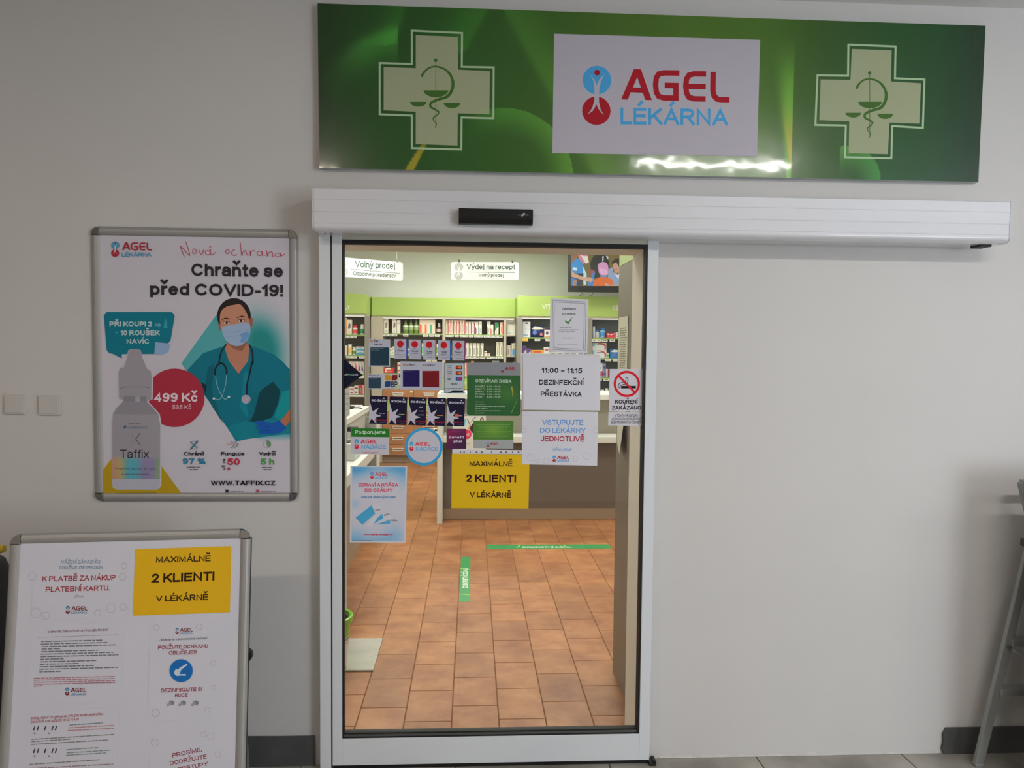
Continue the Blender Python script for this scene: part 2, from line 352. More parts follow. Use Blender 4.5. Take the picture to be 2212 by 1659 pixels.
RED, BLUE = (146, 18, 32), (62, 140, 190)
def agel(c, x0, y0, x1, y1, name='logo', red=RED, blue=BLUE, second='LÉKÁRNA', skew=0.0, ls=1.0, paper=(165, 160, 168), full=True):
    """the two-disc emblem with the name in custom rounded letters; design box 357..1825 x 375..970"""
    sx = (x1-x0)/(1825-357); sy = (y1-y0)/(970-375)
    def T(pts): return [(x0+(x-357)*sx, y0+(y-375)*sy+skew*(x-357)*sx) for x, y in pts]
    c.poly(name, T(ell(504, 520, 143, n=24)), blue); c.poly(name, T(ell(498, 825, 142, n=24)), red); c.poly(name, T(ell(506, 445, 29, n=12)), red)
    fig = [(435, 463), (470, 530), (478, 600), (480, 670), (475, 740), (455, 800), (412, 862), (460, 830), (485, 790), (498, 760), (515, 800), (545, 840), (573, 866), (540, 810), (525, 740), (524, 670), (528, 600), (545, 530), (580, 460), (530, 510), (502, 575), (478, 515)]
    c.poly(name, T(fig), paper)
    if not full: return
    T0 = T; T = lambda pts: T0([(x, 405+(y-405)*ls) for x, y in pts])
    c.ag = getattr(c, 'ag', 0)+1; L = 'lettering#a%d' % c.ag
    c.poly(L, T([(745, 708), (872, 405), (942, 407), (1050, 713), (985, 712), (960, 640), (838, 638), (812, 710)]), red, [T([(905, 485), (942, 590), (862, 588)])])
    wd = 56*abs(sy)*.97*(ls**.6)
    c.stroke(L, T([(1325, 440), (1170, 440), (1120, 452), (1095, 490), (1088, 560), (1095, 635), (1120, 675), (1170, 690), (1290, 690), (1290, 565), (1178, 564)]), wd, red)
    c.stroke(L, T([(1590, 446), (1470, 446), (1420, 460), (1395, 500), (1388, 570), (1396, 640), (1420, 680), (1470, 695), (1585, 695)]), wd, red)
    c.stroke(L, T([(1400, 572), (1587, 572)]), 52*sy, red)
    c.stroke(L, T([(1660, 424), (1658, 610), (1668, 660), (1700, 695), (1740, 700), (1823, 701)]), wd, red)
    if second:
        a, b = T0([(738, 958)])[0], T0([(1812 if second == 'LÉKÁRNA' else 2150, 958)])[0]
        c.text('lettering', second, a[0], a[1], b[0], 162*sy, blue, yb=b[1], bold=.012)

def panel(name, label, cat, pts, Y, thick, m, k=KE, part='sheet', group=None, bevel=0):
    """a thing that is a thin flat sheet or plate standing in the plane y=Y, outline given in pixels"""
    P = [at(x, y, Y) for x, y in pts]
    lo = min(p.z for p in P); t = thing(name, label, cat, (sum(p.x for p in P)/len(P), Y, lo), group)
    MB().prism(P, (0, thick, 0)).build(part, m, t, bevel=bevel)
    return t, Canvas((0, Y, 0), (0, -1, 0), t, k)

# ================================================================== SHELL
XL, XR, T_W = -0.548, 0.662, 0.20
ZL = at(1060, 545, T_W).z
ZC = at(2050, 13, 0).z
WALL = mat('corridor_wall_paint', (.675, .655, .64), .75, noise=(2.2, .02, .25))
WALLI = mat('shop_wall_paint', (.74, .75, .71), .8, noise=(3, .015, .1))
CREAM = mat('cream_reveal_paint', (.84, .77, .68), .7, noise=(4, .02, .1))
X0, X1, YB = -4.2, 5.6, -5.2
mb = MB()
mb.box(X0, XL, 0, T_W, -.05, ZC); mb.box(XR, X1, 0, T_W, -.05, ZC); mb.box(XL, XR, 0, T_W, ZL, ZC)
wf = structure('wall_front', mb, WALL)
mb = MB(); mb.box(XL, XL+.004, .002, T_W, 0, ZL); mb.box(XR-.004, XR, .002, T_W, 0, ZL); mb.box(XL, XR, .002, T_W, ZL-.004, ZL)
structure('trim_1', mb, CREAM)
structure('wall_left', MB().box(X0-.1, X0, YB, 0, 0, ZC), WALL)
structure('wall_right', MB().box(X1, X1+.1, YB, 0, 0, ZC), WALL)
structure('wall_rear', MB().box(X0-.1, X1+.1, YB-.1, YB, 0, ZC), WALL)
structure('ceiling', MB().box(X0-.1, X1+.1, YB-.1, T_W, ZC, ZC+.1), mat('ceiling_paint', (.78, .78, .77), .8))
# corridor floor: large stone tiles
fb = structure('floor', MB().box(X0, X1, YB, 0.0, -.05, -.004), mat('grout_grey', (.12, .115, .105), .9))
TILE = mat('mottled_stone_tile', (.36, .34, .30), .45, noise=(3.2, .42, .1))
nt = TILE.node_tree; b = bsdf(TILE)
j1 = fl(1630, 1628).x; tw = .6
tm = MB().box(0, tw-.004, 0, tw-.004, -.004, 0).build('tile', TILE, bevel=.0015, seg=1, center=False); tmesh = tm.data; bpy.data.objects.remove(tm)
ix0 = int(math.floor((X0-j1)/tw)); 
for i in range(ix0+1, int((X1-j1)/tw)):
    for j in range(1, 8):
        o = bpy.data.objects.new('tile', tmesh); COL.objects.link(o); o.location = (j1+i*tw, -j*tw, 0); adopt(o, fb)
# shop shell
SX0, SX1, SY1, SZ = -2.7, 2.5, 8.3, 3.05
structure('wall_back', MB().box(SX0-.1, SX1+.1, SY1, SY1+.1, 0, SZ), WALLI)
structure('wall_shop_left', MB().box(SX0-.1, SX0, T_W, SY1, 0, SZ), WALLI)
structure('wall_shop_right', MB().box(SX1, SX1+.1, T_W, SY1, 0, SZ), WALLI)
structure('ceiling', MB().box(SX0-.1, SX1+.1, T_W, SY1+.1, SZ, SZ+.1), mat('shop_ceiling_paint', (.8, .8, .76), .8))
# terracotta floor
fs_ = structure('floor', MB().box(SX0, SX1, 0.0, SY1, -.06, -.006), mat('terracotta_grout', (.33, .17, .085), .9))
def terracotta():
    m = bpy.data.materials.new('terracotta'); m.use_nodes = True; nt = m.node_tree; b = bsdf(m); N = nt.nodes.new
    tc = N('ShaderNodeTexCoord'); geo = N('ShaderNodeNewGeometry'); oi = N('ShaderNodeObjectInfo')
    n1 = N('ShaderNodeTexNoise'); n1.inputs['Scale'].default_value = 5.5; n1.inputs['Detail'].default_value = 6; n1.inputs['Roughness'].default_value = .6
    nt.links.new(geo.outputs['Position'], n1.inputs['Vector'])
    r = N('ShaderNodeValToRGB'); r.color_ramp.elements[0].position = .3; r.color_ramp.elements[1].position = .72
    r.color_ramp.elements[0].color = (.29, .098, .036, 1); r.color_ramp.elements[1].color = (.52, .238, .095, 1)
    nt.links.new(n1.outputs['Fac'], r.inputs[0])
    mp = N('ShaderNodeMapRange'); mp.inputs[3].default_value = .86; mp.inputs[4].default_value = 1.12
    nt.links.new(oi.outputs['Random'], mp.inputs[0])
    sc = N('ShaderNodeVectorMath'); sc.operation = 'SCALE'; nt.links.new(r.outputs[0], sc.inputs[0]); nt.links.new(mp.outputs[0], sc.inputs['Scale'])
    nt.links.new(sc.outputs[0], b.inputs['Base Color']); b.inputs['Roughness'].default_value = .42; b.inputs['Specular IOR Level'].default_value = .35
    return m
TERRA = terracotta()
PX, PY = .2057, .302
tm = MB().box(0, PX-.0035, 0, PY-.003, -.006, 0).build('tile', TERRA, bevel=.0018, seg=1, center=False); tmesh = tm.data; bpy.data.objects.remove(tm)
tlist = []
phase = {-4: .24, -3: .09, -2: .239, -1: .105, 0: .271, 1: .110, 2: .282, 3: .140, 4: .299}
for c_ in range(-7, 13):
    ph = phase.get(c_-2, (.12 if c_ % 2 else .27)); x = -.280+(c_-2)*PX
    if x < -1.6 or x > 1.9: continue
    d = ph; 
    while d < 11.2:
        y = d-2.96
        if y > -.301 and (x > -.95 and x < 1.05 or y > 2.5) and y < 7.9:
            y0 = y
            if not (y > 4.4 and x > -.3) and not (x < -1.0): tlist.append((x, y0))
        d += PY
tlist.sort(key=lambda t: t[1])
short = {}
for n_, (x, y) in enumerate(tlist):
    if y < 0:      # cut tiles along the threshold
        if y+PY < .03: continue
        MB().box(x, x+PX-.005, 0.004, y+PY-.004, -.006, 0).build('tile', TERRA, fs_, bevel=.0015, seg=1); continue
    if n_ > 296: short.setdefault('l', []).append((x, y)); continue
    o = bpy.data.objects.new('tile', tmesh); COL.objects.link(o); o.location = (x, y, 0); adopt(o, fs_)
if short:
    mb = MB()
    for x, y in short['l']: mb.box(x, x+PX-.005, y, y+PY-.004, -.006, 0)
    tag(mb.build('tile_field', TERRA, fs_), kind='stuff')
structure('trim_2', MB().box(XL, XR, -.02, .012, -.004, .003), STEELD, bevel=.001)

# ================================================================== LAMPS
def tube_lamp(name, label, cx, cy, L, strength, tone=(1, .96, .91)):
    t = thing(name, label, 'ceiling light', (cx, cy, ZC-.075), 'corridor ceiling lights')
    MB().box(cx-L/2-.02, cx+L/2+.02, cy-.07, cy+.07, ZC-.045, ZC).build('housing', mat('lamp_housing', (.8, .8, .8), .4), t, bevel=.004)
    MB().box(cx-L/2, cx+L/2, cy-.05, cy+.05, ZC-.052, ZC-.044).build('diffuser', emit('tube_light_%d' % strength, tone, strength), t)
tube_lamp('ceiling_light', 'slim white tube light on the corridor ceiling before the sign', 1.69, -2.48, 1.09, TUBE_OUT*1.22)
tube_lamp('ceiling_light', 'slim white tube light on the corridor ceiling further right', 4.7, -2.48, 1.1, TUBE_OUT*.6)
tube_lamp('ceiling_light', 'added slim fill light on the rear part of the corridor ceiling', -1.6, -3.0, 1.2, TUBE_OUT*.95, (1, .86, .71))  # added warm fill lamp, brightens the left side of the corridor
def panel_lamp(label, cx, cy, sx, sy, s):
    t = thing('ceiling_panel_light', label, 'ceiling light', (cx, cy, SZ-.04), 'shop ceiling panels')
    MB().box(cx-sx/2-.02, cx+sx/2+.02, cy-sy/2-.02, cy+sy/2+.02, SZ-.035, SZ-.001).build('frame', MATS['lamp_housing'], t, bevel=.003)
    MB().box(cx-sx/2, cx+sx/2, cy-sy/2, cy+sy/2, SZ-.04, SZ-.034).build('diffuser', emit('panel_light', (1, .97, .89), s), t)
for i, (cx, cy) in enumerate([(-.9, 1.4), (1.1, 1.9), (-.9, 3.6), (1.1, 3.6), (-.9, 5.6), (1.1, 5.6), (0.1, 6.9)]):
    panel_lamp('square white light panel in the shop ceiling, number %s from the door' % ('one two three four five six seven'.split()[i]), cx, cy, .58, .58, PANEL_IN)
# glowing pane added on the rear wall as cool fill light, out of view
t = tag(MB().box(3.6, 5.4, YB+.001, YB+.02, .7, 2.4).build('fill_pane_1', emit('fill_pane_glow', (.80, .9, 1.0), FILL_OUT)), kind='structure')

# ================================================================== SIGN OVER THE DOOR
SY = -.03
sq = [(686, 7), (2129, 56), (2113, 393), (690, 363)]
P = [at(x, y, SY) for x, y in sq]
sx0 = (P[0].x+P[3].x)/2; sx1 = (P[1].x+P[2].x)/2; sz1 = (P[0].z+P[1].z)/2; sz0 = (P[2].z+P[3].z)/2
sign = thing('pharmacy_sign', 'long green leaf-printed sign with two crosses above the sliding door', 'sign', ((sx0+sx1)/2, SY, sz0))
MB().box(sx0, sx1, SY, -.001, sz0, sz1).build('sign_panel', mat('sign_edge', (.45, .46, .45), .4), sign, bevel=.001)
c = Canvas((0, SY, 0), (0, -1, 0), sign)
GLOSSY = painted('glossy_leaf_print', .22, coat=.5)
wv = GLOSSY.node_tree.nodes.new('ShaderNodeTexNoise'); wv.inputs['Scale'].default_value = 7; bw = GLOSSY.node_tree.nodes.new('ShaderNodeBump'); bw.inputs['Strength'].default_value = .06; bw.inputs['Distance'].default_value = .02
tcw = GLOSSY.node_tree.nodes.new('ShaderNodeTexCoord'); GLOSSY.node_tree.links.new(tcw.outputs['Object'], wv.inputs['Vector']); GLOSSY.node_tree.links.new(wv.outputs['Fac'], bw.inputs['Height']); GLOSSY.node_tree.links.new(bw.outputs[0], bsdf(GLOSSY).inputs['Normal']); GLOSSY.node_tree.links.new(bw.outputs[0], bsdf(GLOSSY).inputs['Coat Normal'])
def ssd(x, y, ax, ay, bx, by):   # signed distance to a line, positive on its right
    L = math.hypot(bx-ax, by-ay); return ((bx-ax)*(y-ay)-(by-ay)*(x-ax))/L
def sst(a, b, x): t = min(1, max(0, (x-a)/(b-a))); return t*t*(3-2*t)
def mixc(a, b, t): return tuple(a[i]*(1-t)+b[i]*t for i in range(3))
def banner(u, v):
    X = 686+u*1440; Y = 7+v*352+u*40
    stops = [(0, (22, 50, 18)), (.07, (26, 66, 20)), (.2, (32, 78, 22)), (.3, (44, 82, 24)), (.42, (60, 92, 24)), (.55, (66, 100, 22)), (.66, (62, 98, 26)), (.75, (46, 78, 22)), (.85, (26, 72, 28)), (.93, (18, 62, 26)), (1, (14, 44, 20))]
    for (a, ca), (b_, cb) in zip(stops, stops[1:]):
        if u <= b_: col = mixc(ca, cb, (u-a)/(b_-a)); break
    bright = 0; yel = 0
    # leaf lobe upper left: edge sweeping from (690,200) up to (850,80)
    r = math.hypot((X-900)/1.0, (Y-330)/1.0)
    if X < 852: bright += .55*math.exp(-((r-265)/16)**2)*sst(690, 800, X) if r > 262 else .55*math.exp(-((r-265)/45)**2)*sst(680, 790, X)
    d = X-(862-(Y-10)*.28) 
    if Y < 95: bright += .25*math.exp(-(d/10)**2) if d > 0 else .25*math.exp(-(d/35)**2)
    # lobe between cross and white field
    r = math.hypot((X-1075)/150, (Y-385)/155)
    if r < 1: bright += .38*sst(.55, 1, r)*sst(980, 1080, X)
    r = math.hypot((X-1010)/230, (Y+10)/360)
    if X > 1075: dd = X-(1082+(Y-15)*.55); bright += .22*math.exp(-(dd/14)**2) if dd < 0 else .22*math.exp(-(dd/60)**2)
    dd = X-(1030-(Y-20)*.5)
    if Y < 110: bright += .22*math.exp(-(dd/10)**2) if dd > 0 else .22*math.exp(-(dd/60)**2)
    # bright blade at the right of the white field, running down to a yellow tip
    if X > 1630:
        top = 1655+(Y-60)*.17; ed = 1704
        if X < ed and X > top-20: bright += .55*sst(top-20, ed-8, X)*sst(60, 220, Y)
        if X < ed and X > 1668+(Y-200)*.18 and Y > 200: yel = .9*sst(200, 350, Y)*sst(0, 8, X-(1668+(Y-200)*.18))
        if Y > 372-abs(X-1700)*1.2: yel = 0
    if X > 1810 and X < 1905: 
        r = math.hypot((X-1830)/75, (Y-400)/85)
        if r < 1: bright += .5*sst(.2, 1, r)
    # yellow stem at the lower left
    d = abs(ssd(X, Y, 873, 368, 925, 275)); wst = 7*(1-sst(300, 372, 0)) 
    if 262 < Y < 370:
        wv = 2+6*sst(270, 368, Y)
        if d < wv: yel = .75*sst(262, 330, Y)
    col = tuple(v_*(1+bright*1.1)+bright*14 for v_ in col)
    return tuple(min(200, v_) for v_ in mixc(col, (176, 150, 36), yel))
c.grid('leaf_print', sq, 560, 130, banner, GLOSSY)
z1 = lambda pts: [(680+x*.33454, x_y*.33454) for x, x_y in pts]
z2 = lambda pts: [(1400+x*.36709, y*.36709) for x, y in pts]
PALE, PALER, GRN, GRN2 = (141, 147, 117), (150, 172, 138), (58, 92, 38), (50, 84, 38)
crossL = ([(627, 198), (951, 213), (949, 431), (1155, 435), (1153, 763), (948, 758), (946, 965), (627, 956), (627, 746), (419, 738), (419, 407), (627, 414)],
          [(652, 227), (923, 238), (925, 450), (1130, 460), (1127, 738), (923, 732), (921, 940), (652, 930), (652, 722), (445, 712), (445, 433), (652, 440)])
crossR = ([(1178, 263), (1456, 274), (1452, 461), (1626, 468), (1616, 753), (1436, 742), (1431, 932), (1158, 926), (1163, 739), (984, 736), (996, 444), (1176, 446)],
          [(1198, 288), (1433, 296), (1428, 480), (1605, 490), (1595, 728), (1420, 722), (1410, 908), (1180, 902), (1183, 715), (1007, 708), (1015, 468), (1190, 470)])
for (o_, i_), zz, emb in ((crossL, z1, lambda x, y: (x, y)), (crossR, z2, lambda x, y: (1878.7+(x-941.3)*.95, 157.8+(y-130.5)*.959))):
    nm = 'cross#%d' % (1 if zz is z1 else 2)
    c.stroke(nm, zz(o_), 4.2, PALER, closed=True); c.poly(nm, zz(i_), PALE)
    E_ = lambda pts: [emb(680+x*.33454, y*.33454) for x, y in pts]
    c.poly(nm, E_(ell(780, 390, 12, n=12)), GRN); c.stroke(nm, E_([(781, 395), (781, 822)]), 1.3, GRN2)
    sn = [(690, 497), (705, 468), (740, 438), (790, 430), (850, 455), (888, 510), (889, 570), (858, 622), (800, 642), (752, 664), (748, 690), (775, 706), (800, 724), (788, 744), (766, 760), (768, 780), (785, 796), (778, 826)]
    c.stroke(nm, E_(smooth(sn, 4)), [5, 4, 3.6, 4.2, 5.4, 6.6, 6.6, 6, 5.6, 5, 4.4, 4, 3.4, 3, 2.4, 2, 2], GRN)
    for a, b_, yb_ in (((702, 580), (862, 587), 628), ((615, 655), (722, 660), 690), ((832, 662), (940, 667), 699)):
        cx_ = (a[0]+b_[0])/2; rx_ = (b_[0]-a[0])/2; ym = (a[1]+b_[1])/2
        c.poly(nm, E_([(cx_+rx_*math.cos(t*math.pi/12), ym+(yb_-ym)*math.sin(t*math.pi/12)+0) for t in range(13)]), GRN)
c.poly('logo_field', [(1197, 73), (1642, 86), (1635, 338), (1193, 331)], (160, 155, 165))
agel(c, 1180+357/4.608, 60+375/4.608, 1180+1825/4.608, 60+970/4.608, paper=(160, 155, 165), skew=0.012)
c.done()

# ================================================================== DOOR OPERATOR COVER
yf, yb2 = -.165, -.055
hx0 = at(674, 440, yf).x; hx1 = at(2184, 480, yf).x
ht = (at(674, 402, yf).z+at(2184, 437, yf).z)/2; hb = (at(674, 490, yf).z+at(2184, 522, yf).z)/2
hbb = (at(740, 503, yb2).z+at(2100, 537, yb2).z)/2
zr = at(674, 485, yf).z*.5+at(2184, 516, yf).z*.5; rb = .020
prof = [(-.001, ht), (yf+.004, ht), (yf, ht-.004), ]
prof += [(yf+.034*(1-math.cos(math.radians(t_))), zr-rb*math.sin(math.radians(t_))) for t_ in range(0, 91, 5)] + [(yb2, hbb), (-.001, hbb)]
op = thing('door_operator_cover', 'long white metal operator box above the sliding glass door', 'door operator', ((hx0+hx1)/2, yf, hbb))
MB().prism([(hx0+.006, y, z) for y, z in prof], (hx1-hx0-.012, 0, 0)).build('cover', COVER, op)
for h_ in (.040, .084, .124): MB().tube([(hx0+.007, yf+.0009, ht-h_), (hx1-.007, yf+.0009, ht-h_)], .0022, 20).build('ridge', COVER, op)
capm = mat('end_cap_white', (.62, .62, .65), .35)
for xa, xb in ((hx0, hx0+.0055), (hx1-.0055, hx1)):
    MB().prism([(xa, y-.001, z) for y, z in prof], (xb-xa, 0, 0)).build('end_cap', capm, op)
for x_, y_, zz_ in ((at(702, 502, -.11).x, -.11, zr-rb+.002), (at(2137, 528, -.11).x, -.11, zr-rb+.002)):
    MB().lathe((x_, y_, zz_-.003), [(.004, 0), (.005, .002), (.005, .006)], 10).build('screw', CHROME, op)
MB().box(at(2103, 535, -.08).x, at(2127, 537, -.08).x, -.12, -.06, hbb-.010, hbb+.006).build('end_stop', BLACK, op, bevel=.001)
# motion sensor
q = [at(991, 450, yf-.03), at(1151, 487, yf-.03)]
x0, x1, z1_, z0_ = q[0].x, q[1].x, q[0].z, q[1].z+.003
sen = thing('motion_sensor', 'black motion sensor bar on the white operator box', 'sensor', ((x0+x1)/2, yf, z0_))
pf = [(yf, z1_), (yf-.034, z1_), (yf-.036, z1_-.004), (yf-.038, z0_+.018), (yf-.034, z0_+.006), (yf-.026, z0_), (yf, z0_)]
MB().prism([(x0+.003, y, z) for y, z in pf], (x1-x0-.006, 0, 0)).build('body', BLACKP, sen)
for xa in (x0, x1-.003): MB().prism([(xa, y*1.0+.0008, z) for y, z in pf], (.003, 0, 0)).build('side_cap', BLACK, sen, bevel=.0008)
cs = Canvas((0, yf-.0375, 0), (0, -1, 0), sen, 1.6, base=.0008)
cs.stroke('emblem', [(1119, 464), (1126, 464)], 3.4, (60, 60, 62)); cs.stroke('emblem', [(1134, 464), (1142, 464)], 3.4, (62, 62, 64))
cs.stroke('emblem', [(1127, 467.5), (1130, 463), (1134, 461)], 4, (140, 142, 142)); cs.done()

# ================================================================== SLIDING DOOR LEAF
LY0, LY1 = -.052, -.012      # leaf between these planes
def lx(px, py): return at(px, py, LY0).x
gx0 = (lx(740, 540)+lx(737, 1570))/2; gx1 = (lx(1398, 540)+lx(1383, 1570))/2
ox0 = (lx(719, 540)+lx(716, 1600))/2; ox1 = (lx(1422, 540)+lx(1404, 1600))/2
gzt = (at(740, 520, LY0).z+at(1398, 532, LY0).z)/2; gzb = (at(737, 1594, LY0).z+at(1383, 1588, LY0).z)/2
ozb = (at(716, 1655, LY0).z+at(1404, 1641, LY0).z)/2; ozt = hbb+.03
door = thing('door_1', None, None, ((ox0+ox1)/2, (LY0+LY1)/2, ozb)); door['kind'] = 'structure'
fr = WHITE_ALU
MB().box(ox0, gx0, LY0, LY1, ozb, ozt).build('stile', fr, door, bevel=.0012, seg=1)
MB().box(gx1, ox1, LY0, LY1, ozb, ozt).build('stile', fr, door, bevel=.0012, seg=1)
MB().box(gx0, gx1, LY0, LY1, ozb, gzb).build('bottom_rail', fr, door, bevel=.0012, seg=1)
MB().box(gx0, gx1, LY0+.004, LY1, gzt+.004, ozt).build('top_rail', mat('polished_cream_rail', (.60, .60, .52), .3, .2), door, bevel=.001, seg=1)
g_ = .0075
mb = MB()
mb.box(gx0, gx0+g_*.8, LY0+.004, LY1, gzb, gzt+.004); mb.box(gx1-g_*1.1, gx1, LY0+.004, LY1, gzb, gzt+.004)
mb.box(gx0, gx1, LY0+.002, LY1, gzt-g_*1.2, gzt+.006); mb.box(gx0, gx1, LY0+.004, LY1, gzb, gzb+g_*.5); mb.box(gx0, gx1, LY0+.012, LY1, gzb+g_*1.6, gzb+g_*2.2)
mb.build('gasket', BLACK, door)
MB().box(gx0+.006, gx1-.008, LY0+.008, LY0+.02, gzb+g_*.5, gzb+g_*1.6).build('glazing_bead', STEELD, door)
GY = -.034
MB().box(gx0, gx1, GY, GY+.008, gzb+.002, gzt).build('glass_pane', GLASS, door)
MB().box(ox0-.0045, ox0, LY0+.006, LY1, ozb, ozt).build('seal_strip', BLACK, door)
px0, px1 = (lx(692, 540)+lx(688, 1600))/2, ox0-.006
structure('trim_3', MB().box(px0, px1, LY0+.001, -.0005, 0, hbb+.02), fr, bevel=.0012, seg=1)
MB().box(px1-.001, px1+.001, LY0+.008, -.001, 0, hbb).build('seal_strip', BLACK, door)
p = at(1405, 1640, LY0-.006)
st = thing('floor_guide', 'small black plastic floor guide at the door corner', 'door guide', (p.x+.01, LY0, 0))
MB().box(p.x-.004, p.x+.024, LY0-.008, -.008, 0.0, .010).build('base_block', BLACKP, st, bevel=.002)
MB().box(p.x+.012, p.x+.024, LY0-.004, -.012, .009, .018).build('guide_finger', BLACKP, st, bevel=.002)
MB().box(ox0, ox1, LY0+.014, LY1-.002, 0.001, ozb+.002).build('brush_seal', BLACK, door)

# ================================================================== THINGS ON THE GLASS
SZY = GY-.0004
def sheet(label, pts, colr=None, name='paper_notice', cat='notice', dy=0, th=.0003, group=None, k=KE, part='sheet'):
    m = PAPER if colr is None else ink(colr, k)
    t, cc = panel(name, label, cat, pts, SZY-dy, th, m, k, part, group)
    return cc
BK = (28, 22, 34)
# disinfection done
c = sheet('white certificate with double line border and green tick', [(1189, 644), (1271, 647), (1269, 764), (1187, 760)], dy=.0)
for a in (5, 8.5):
    c.stroke('border', [(1189+a, 644+a), (1271-a, 647+a), (1269-a, 763-a), (1187.5+a, 760-a)], .7, (70, 70, 75), closed=True)
c.text('lettering', 'Dezinfekce', 1215, 670, 1244, 5.5, (62, 60, 66), bold=.006); c.text('lettering', 'provedena', 1215, 680, 1243, 5, (62, 60, 66), bold=.006)
c.poly('tick', [(1219, 693), (1222, 692), (1226.5, 696), (1238.5, 683), (1227.5, 700.5)], (58, 100, 46))
for y, x0, x1 in ((708, 1209, 1233), (713, 1207, 1249), (716.5, 1207, 1244), (731, 1215, 1240), (745, 1204, 1248)): c.greek('lettering', x0, y, x1, 1.8 if y < 740 else 1.0, (120, 118, 124))
c.done()
c = sheet('white notice in a plastic sleeve about an 11:00 to 11:15 break', [(1125, 763), (1297.5, 765.5), (1296, 887), (1127, 885)])
c.text('lettering', '11:00 – 11:15', 1169.5, 805, 1257.5, 10.6, BK, yb=806, bold=.022); c.text('lettering', 'DEZINFEKČNÍ', 1164.5, 831, 1261.5, 10.6, BK, yb=832, bold=.022)
c.text('lettering', 'PŘESTÁVKA', 1168, 856, 1257, 10.4, BK, yb=857, bold=.022)
c.stroke('sleeve_edge', [(1127.5, 767), (1296, 769)], 1.2, (180, 178, 168)); c.stroke('sleeve_edge', [(1129, 768), (1130, 884)], 1.2, (140, 140, 138)); c.done()
c = sheet('white notice asking people to enter one by one', [(1128, 888), (1292, 890), (1290, 1006), (1127, 1003)], dy=.0012)
HX = (150, 148, 158)
for x, y, r in ((1147, 988, 8), (1180, 996, 7), (1243, 991, 6), (1268, 985, 8.5), (1132, 893, 5), (1287, 929, 6), (1131, 930, 5), (1160, 996, 4)):
    c.stroke('pattern', ell(x, y, r, n=6), .5, HX, closed=True)
c.text('lettering', 'VSTUPUJTE', 1171, 918, 1260, 11.5, (84, 134, 190), yb=918.5, bold=.01); c.text('lettering', 'DO LÉKÁRNY', 1166.5, 935, 1265, 11, (84, 134, 190), yb=935.5, bold=.01)
c.text('lettering', 'JEDNOTLIVĚ', 1168, 953, 1262, 11.5, (150, 24, 56), yb=954, bold=.01); c.text('lettering', 'DĚKUJEME', 1194.5, 974.5, 1235, 6, (92, 140, 190))
agel(c, 1193.5, 984, 1230, 998, paper=(165, 165, 172)); c.done()
YEL = (226, 184, 24)
c = sheet('yellow notice limiting the shop to two clients, on the glass', [(976, 980), (1144, 982), (1141.5, 1098.5), (975, 1098)], YEL, dy=.0006)
c.text('lettering', 'MAXIMÁLNĚ', 1014, 1007, 1107, 11, (40, 10, 12), yb=1007.5, bold=.02); c.text('lettering', '2 KLIENTI', 1005, 1041, 1114.5, 16, (40, 10, 12), yb=1042, bold=.03)
c.text('lettering', 'V LÉKÁRNĚ', 1014.5, 1074, 1104, 11, (40, 10, 12), yb=1075, bold=.02); c.done()
c = sheet('white paper strip with dark spots above the yellow notice', [(977, 970.5), (1127, 972.5), (1127, 981), (977, 980)], dy=.0003)
for x, r in ((995, 1.3), (1002.5, 2), (1016, 1.1), (1029.5, 2.4), (1041, 2.4), (1061.5, 1.3), (1082, 2.6), (1093.5, 2.2), (1107, 1.3), (1120, 2.2)): c.poly('print', ell(x, 976.5, r, 1.3, 10), (60, 40, 60))
c.done()
# opening hours
c = sheet('green and grey plastic opening hours plate with rounded corners', rr(1009, 783.5, 1123.5, 898.5, 3), (120, 122, 128), 'opening_hours_sign', 'sign', dy=0)
c.poly('print', [(1009, 810), (1123.5, 811), (1123.5, 895)] + [(1120, 898.5), (1012, 897.5), (1009, 894)], (34, 84, 34))
def oh(u, v):
    b_ = .35*math.exp(-((u-.75)**2+(v-.45)**2)/.05)+.2*math.exp(-((u-.3)**2+(v-.2)**2)/.04); return mixc((26, 78, 34), (90, 130, 40), b_)
c.grid('leaf_print', [(1010.5, 812), (1122, 813), (1122, 895), (1010.5, 894)], 24, 18, oh)
c.stroke('leaf', [(1105, 835), (1108, 850), (1107, 856)], [3, 2, 1], (150, 140, 50)); c.stroke('leaf', [(1105, 891), (1110, 880), (1118, 862)], [2, 1.5, 1], (90, 130, 60)); c.stroke('leaf', [(1044, 838), (1048, 843)], 1.5, (140, 130, 50))
agel(c, 1082, 792, 1116, 805, paper=(120, 122, 128), second='')
WH = (160, 176, 160)
c.text('lettering', 'OTEVÍRACÍ DOBA', 1027, 826, 1105, 6.6, WH, yb=827, bold=.03)
for i, (a, b_) in enumerate((('PONDĚLÍ', '6.30 – 18.00'), ('ÚTERÝ', '6.30 – 16.00'), ('STŘEDA', '6.30 – 18.00'), ('ČTVRTEK', '6.30 – 16.00'), ('PÁTEK', '6.30 – 14.30'))):
    y = 836.5+i*5.6; c.text('lettering', a, 1027, y, 1027+[20, 14, 18, 20, 15][i], 3.2, WH, bold=.01); c.text('lettering', b_, 1052, y, 1081, 3.2, WH, bold=.01)
for i, wl in enumerate((18, 22, 66, 26, 54, 20)): c.greek('lettering', 1027, 869+i*4.8, 1027+wl, 2.2, (140, 162, 140))
c.done()
c = sheet('small green and grey landscape sticker with pale print', [(1022.5, 908.5), (1109, 909), (1109, 969.5), (1022, 968)], (140, 144, 146), 'glass_sticker', 'sticker', dy=.0)
def g2(u, v): return mixc((58, 104, 34), (100, 140, 38), .9*math.exp(-((u-.5)**2*3+(v-.5)**2*2)/.25))
c.grid('leaf_print', [(1022.5, 908.5), (1109, 909), (1109, 950), (1022.3, 949.5)], 20, 12, g2)
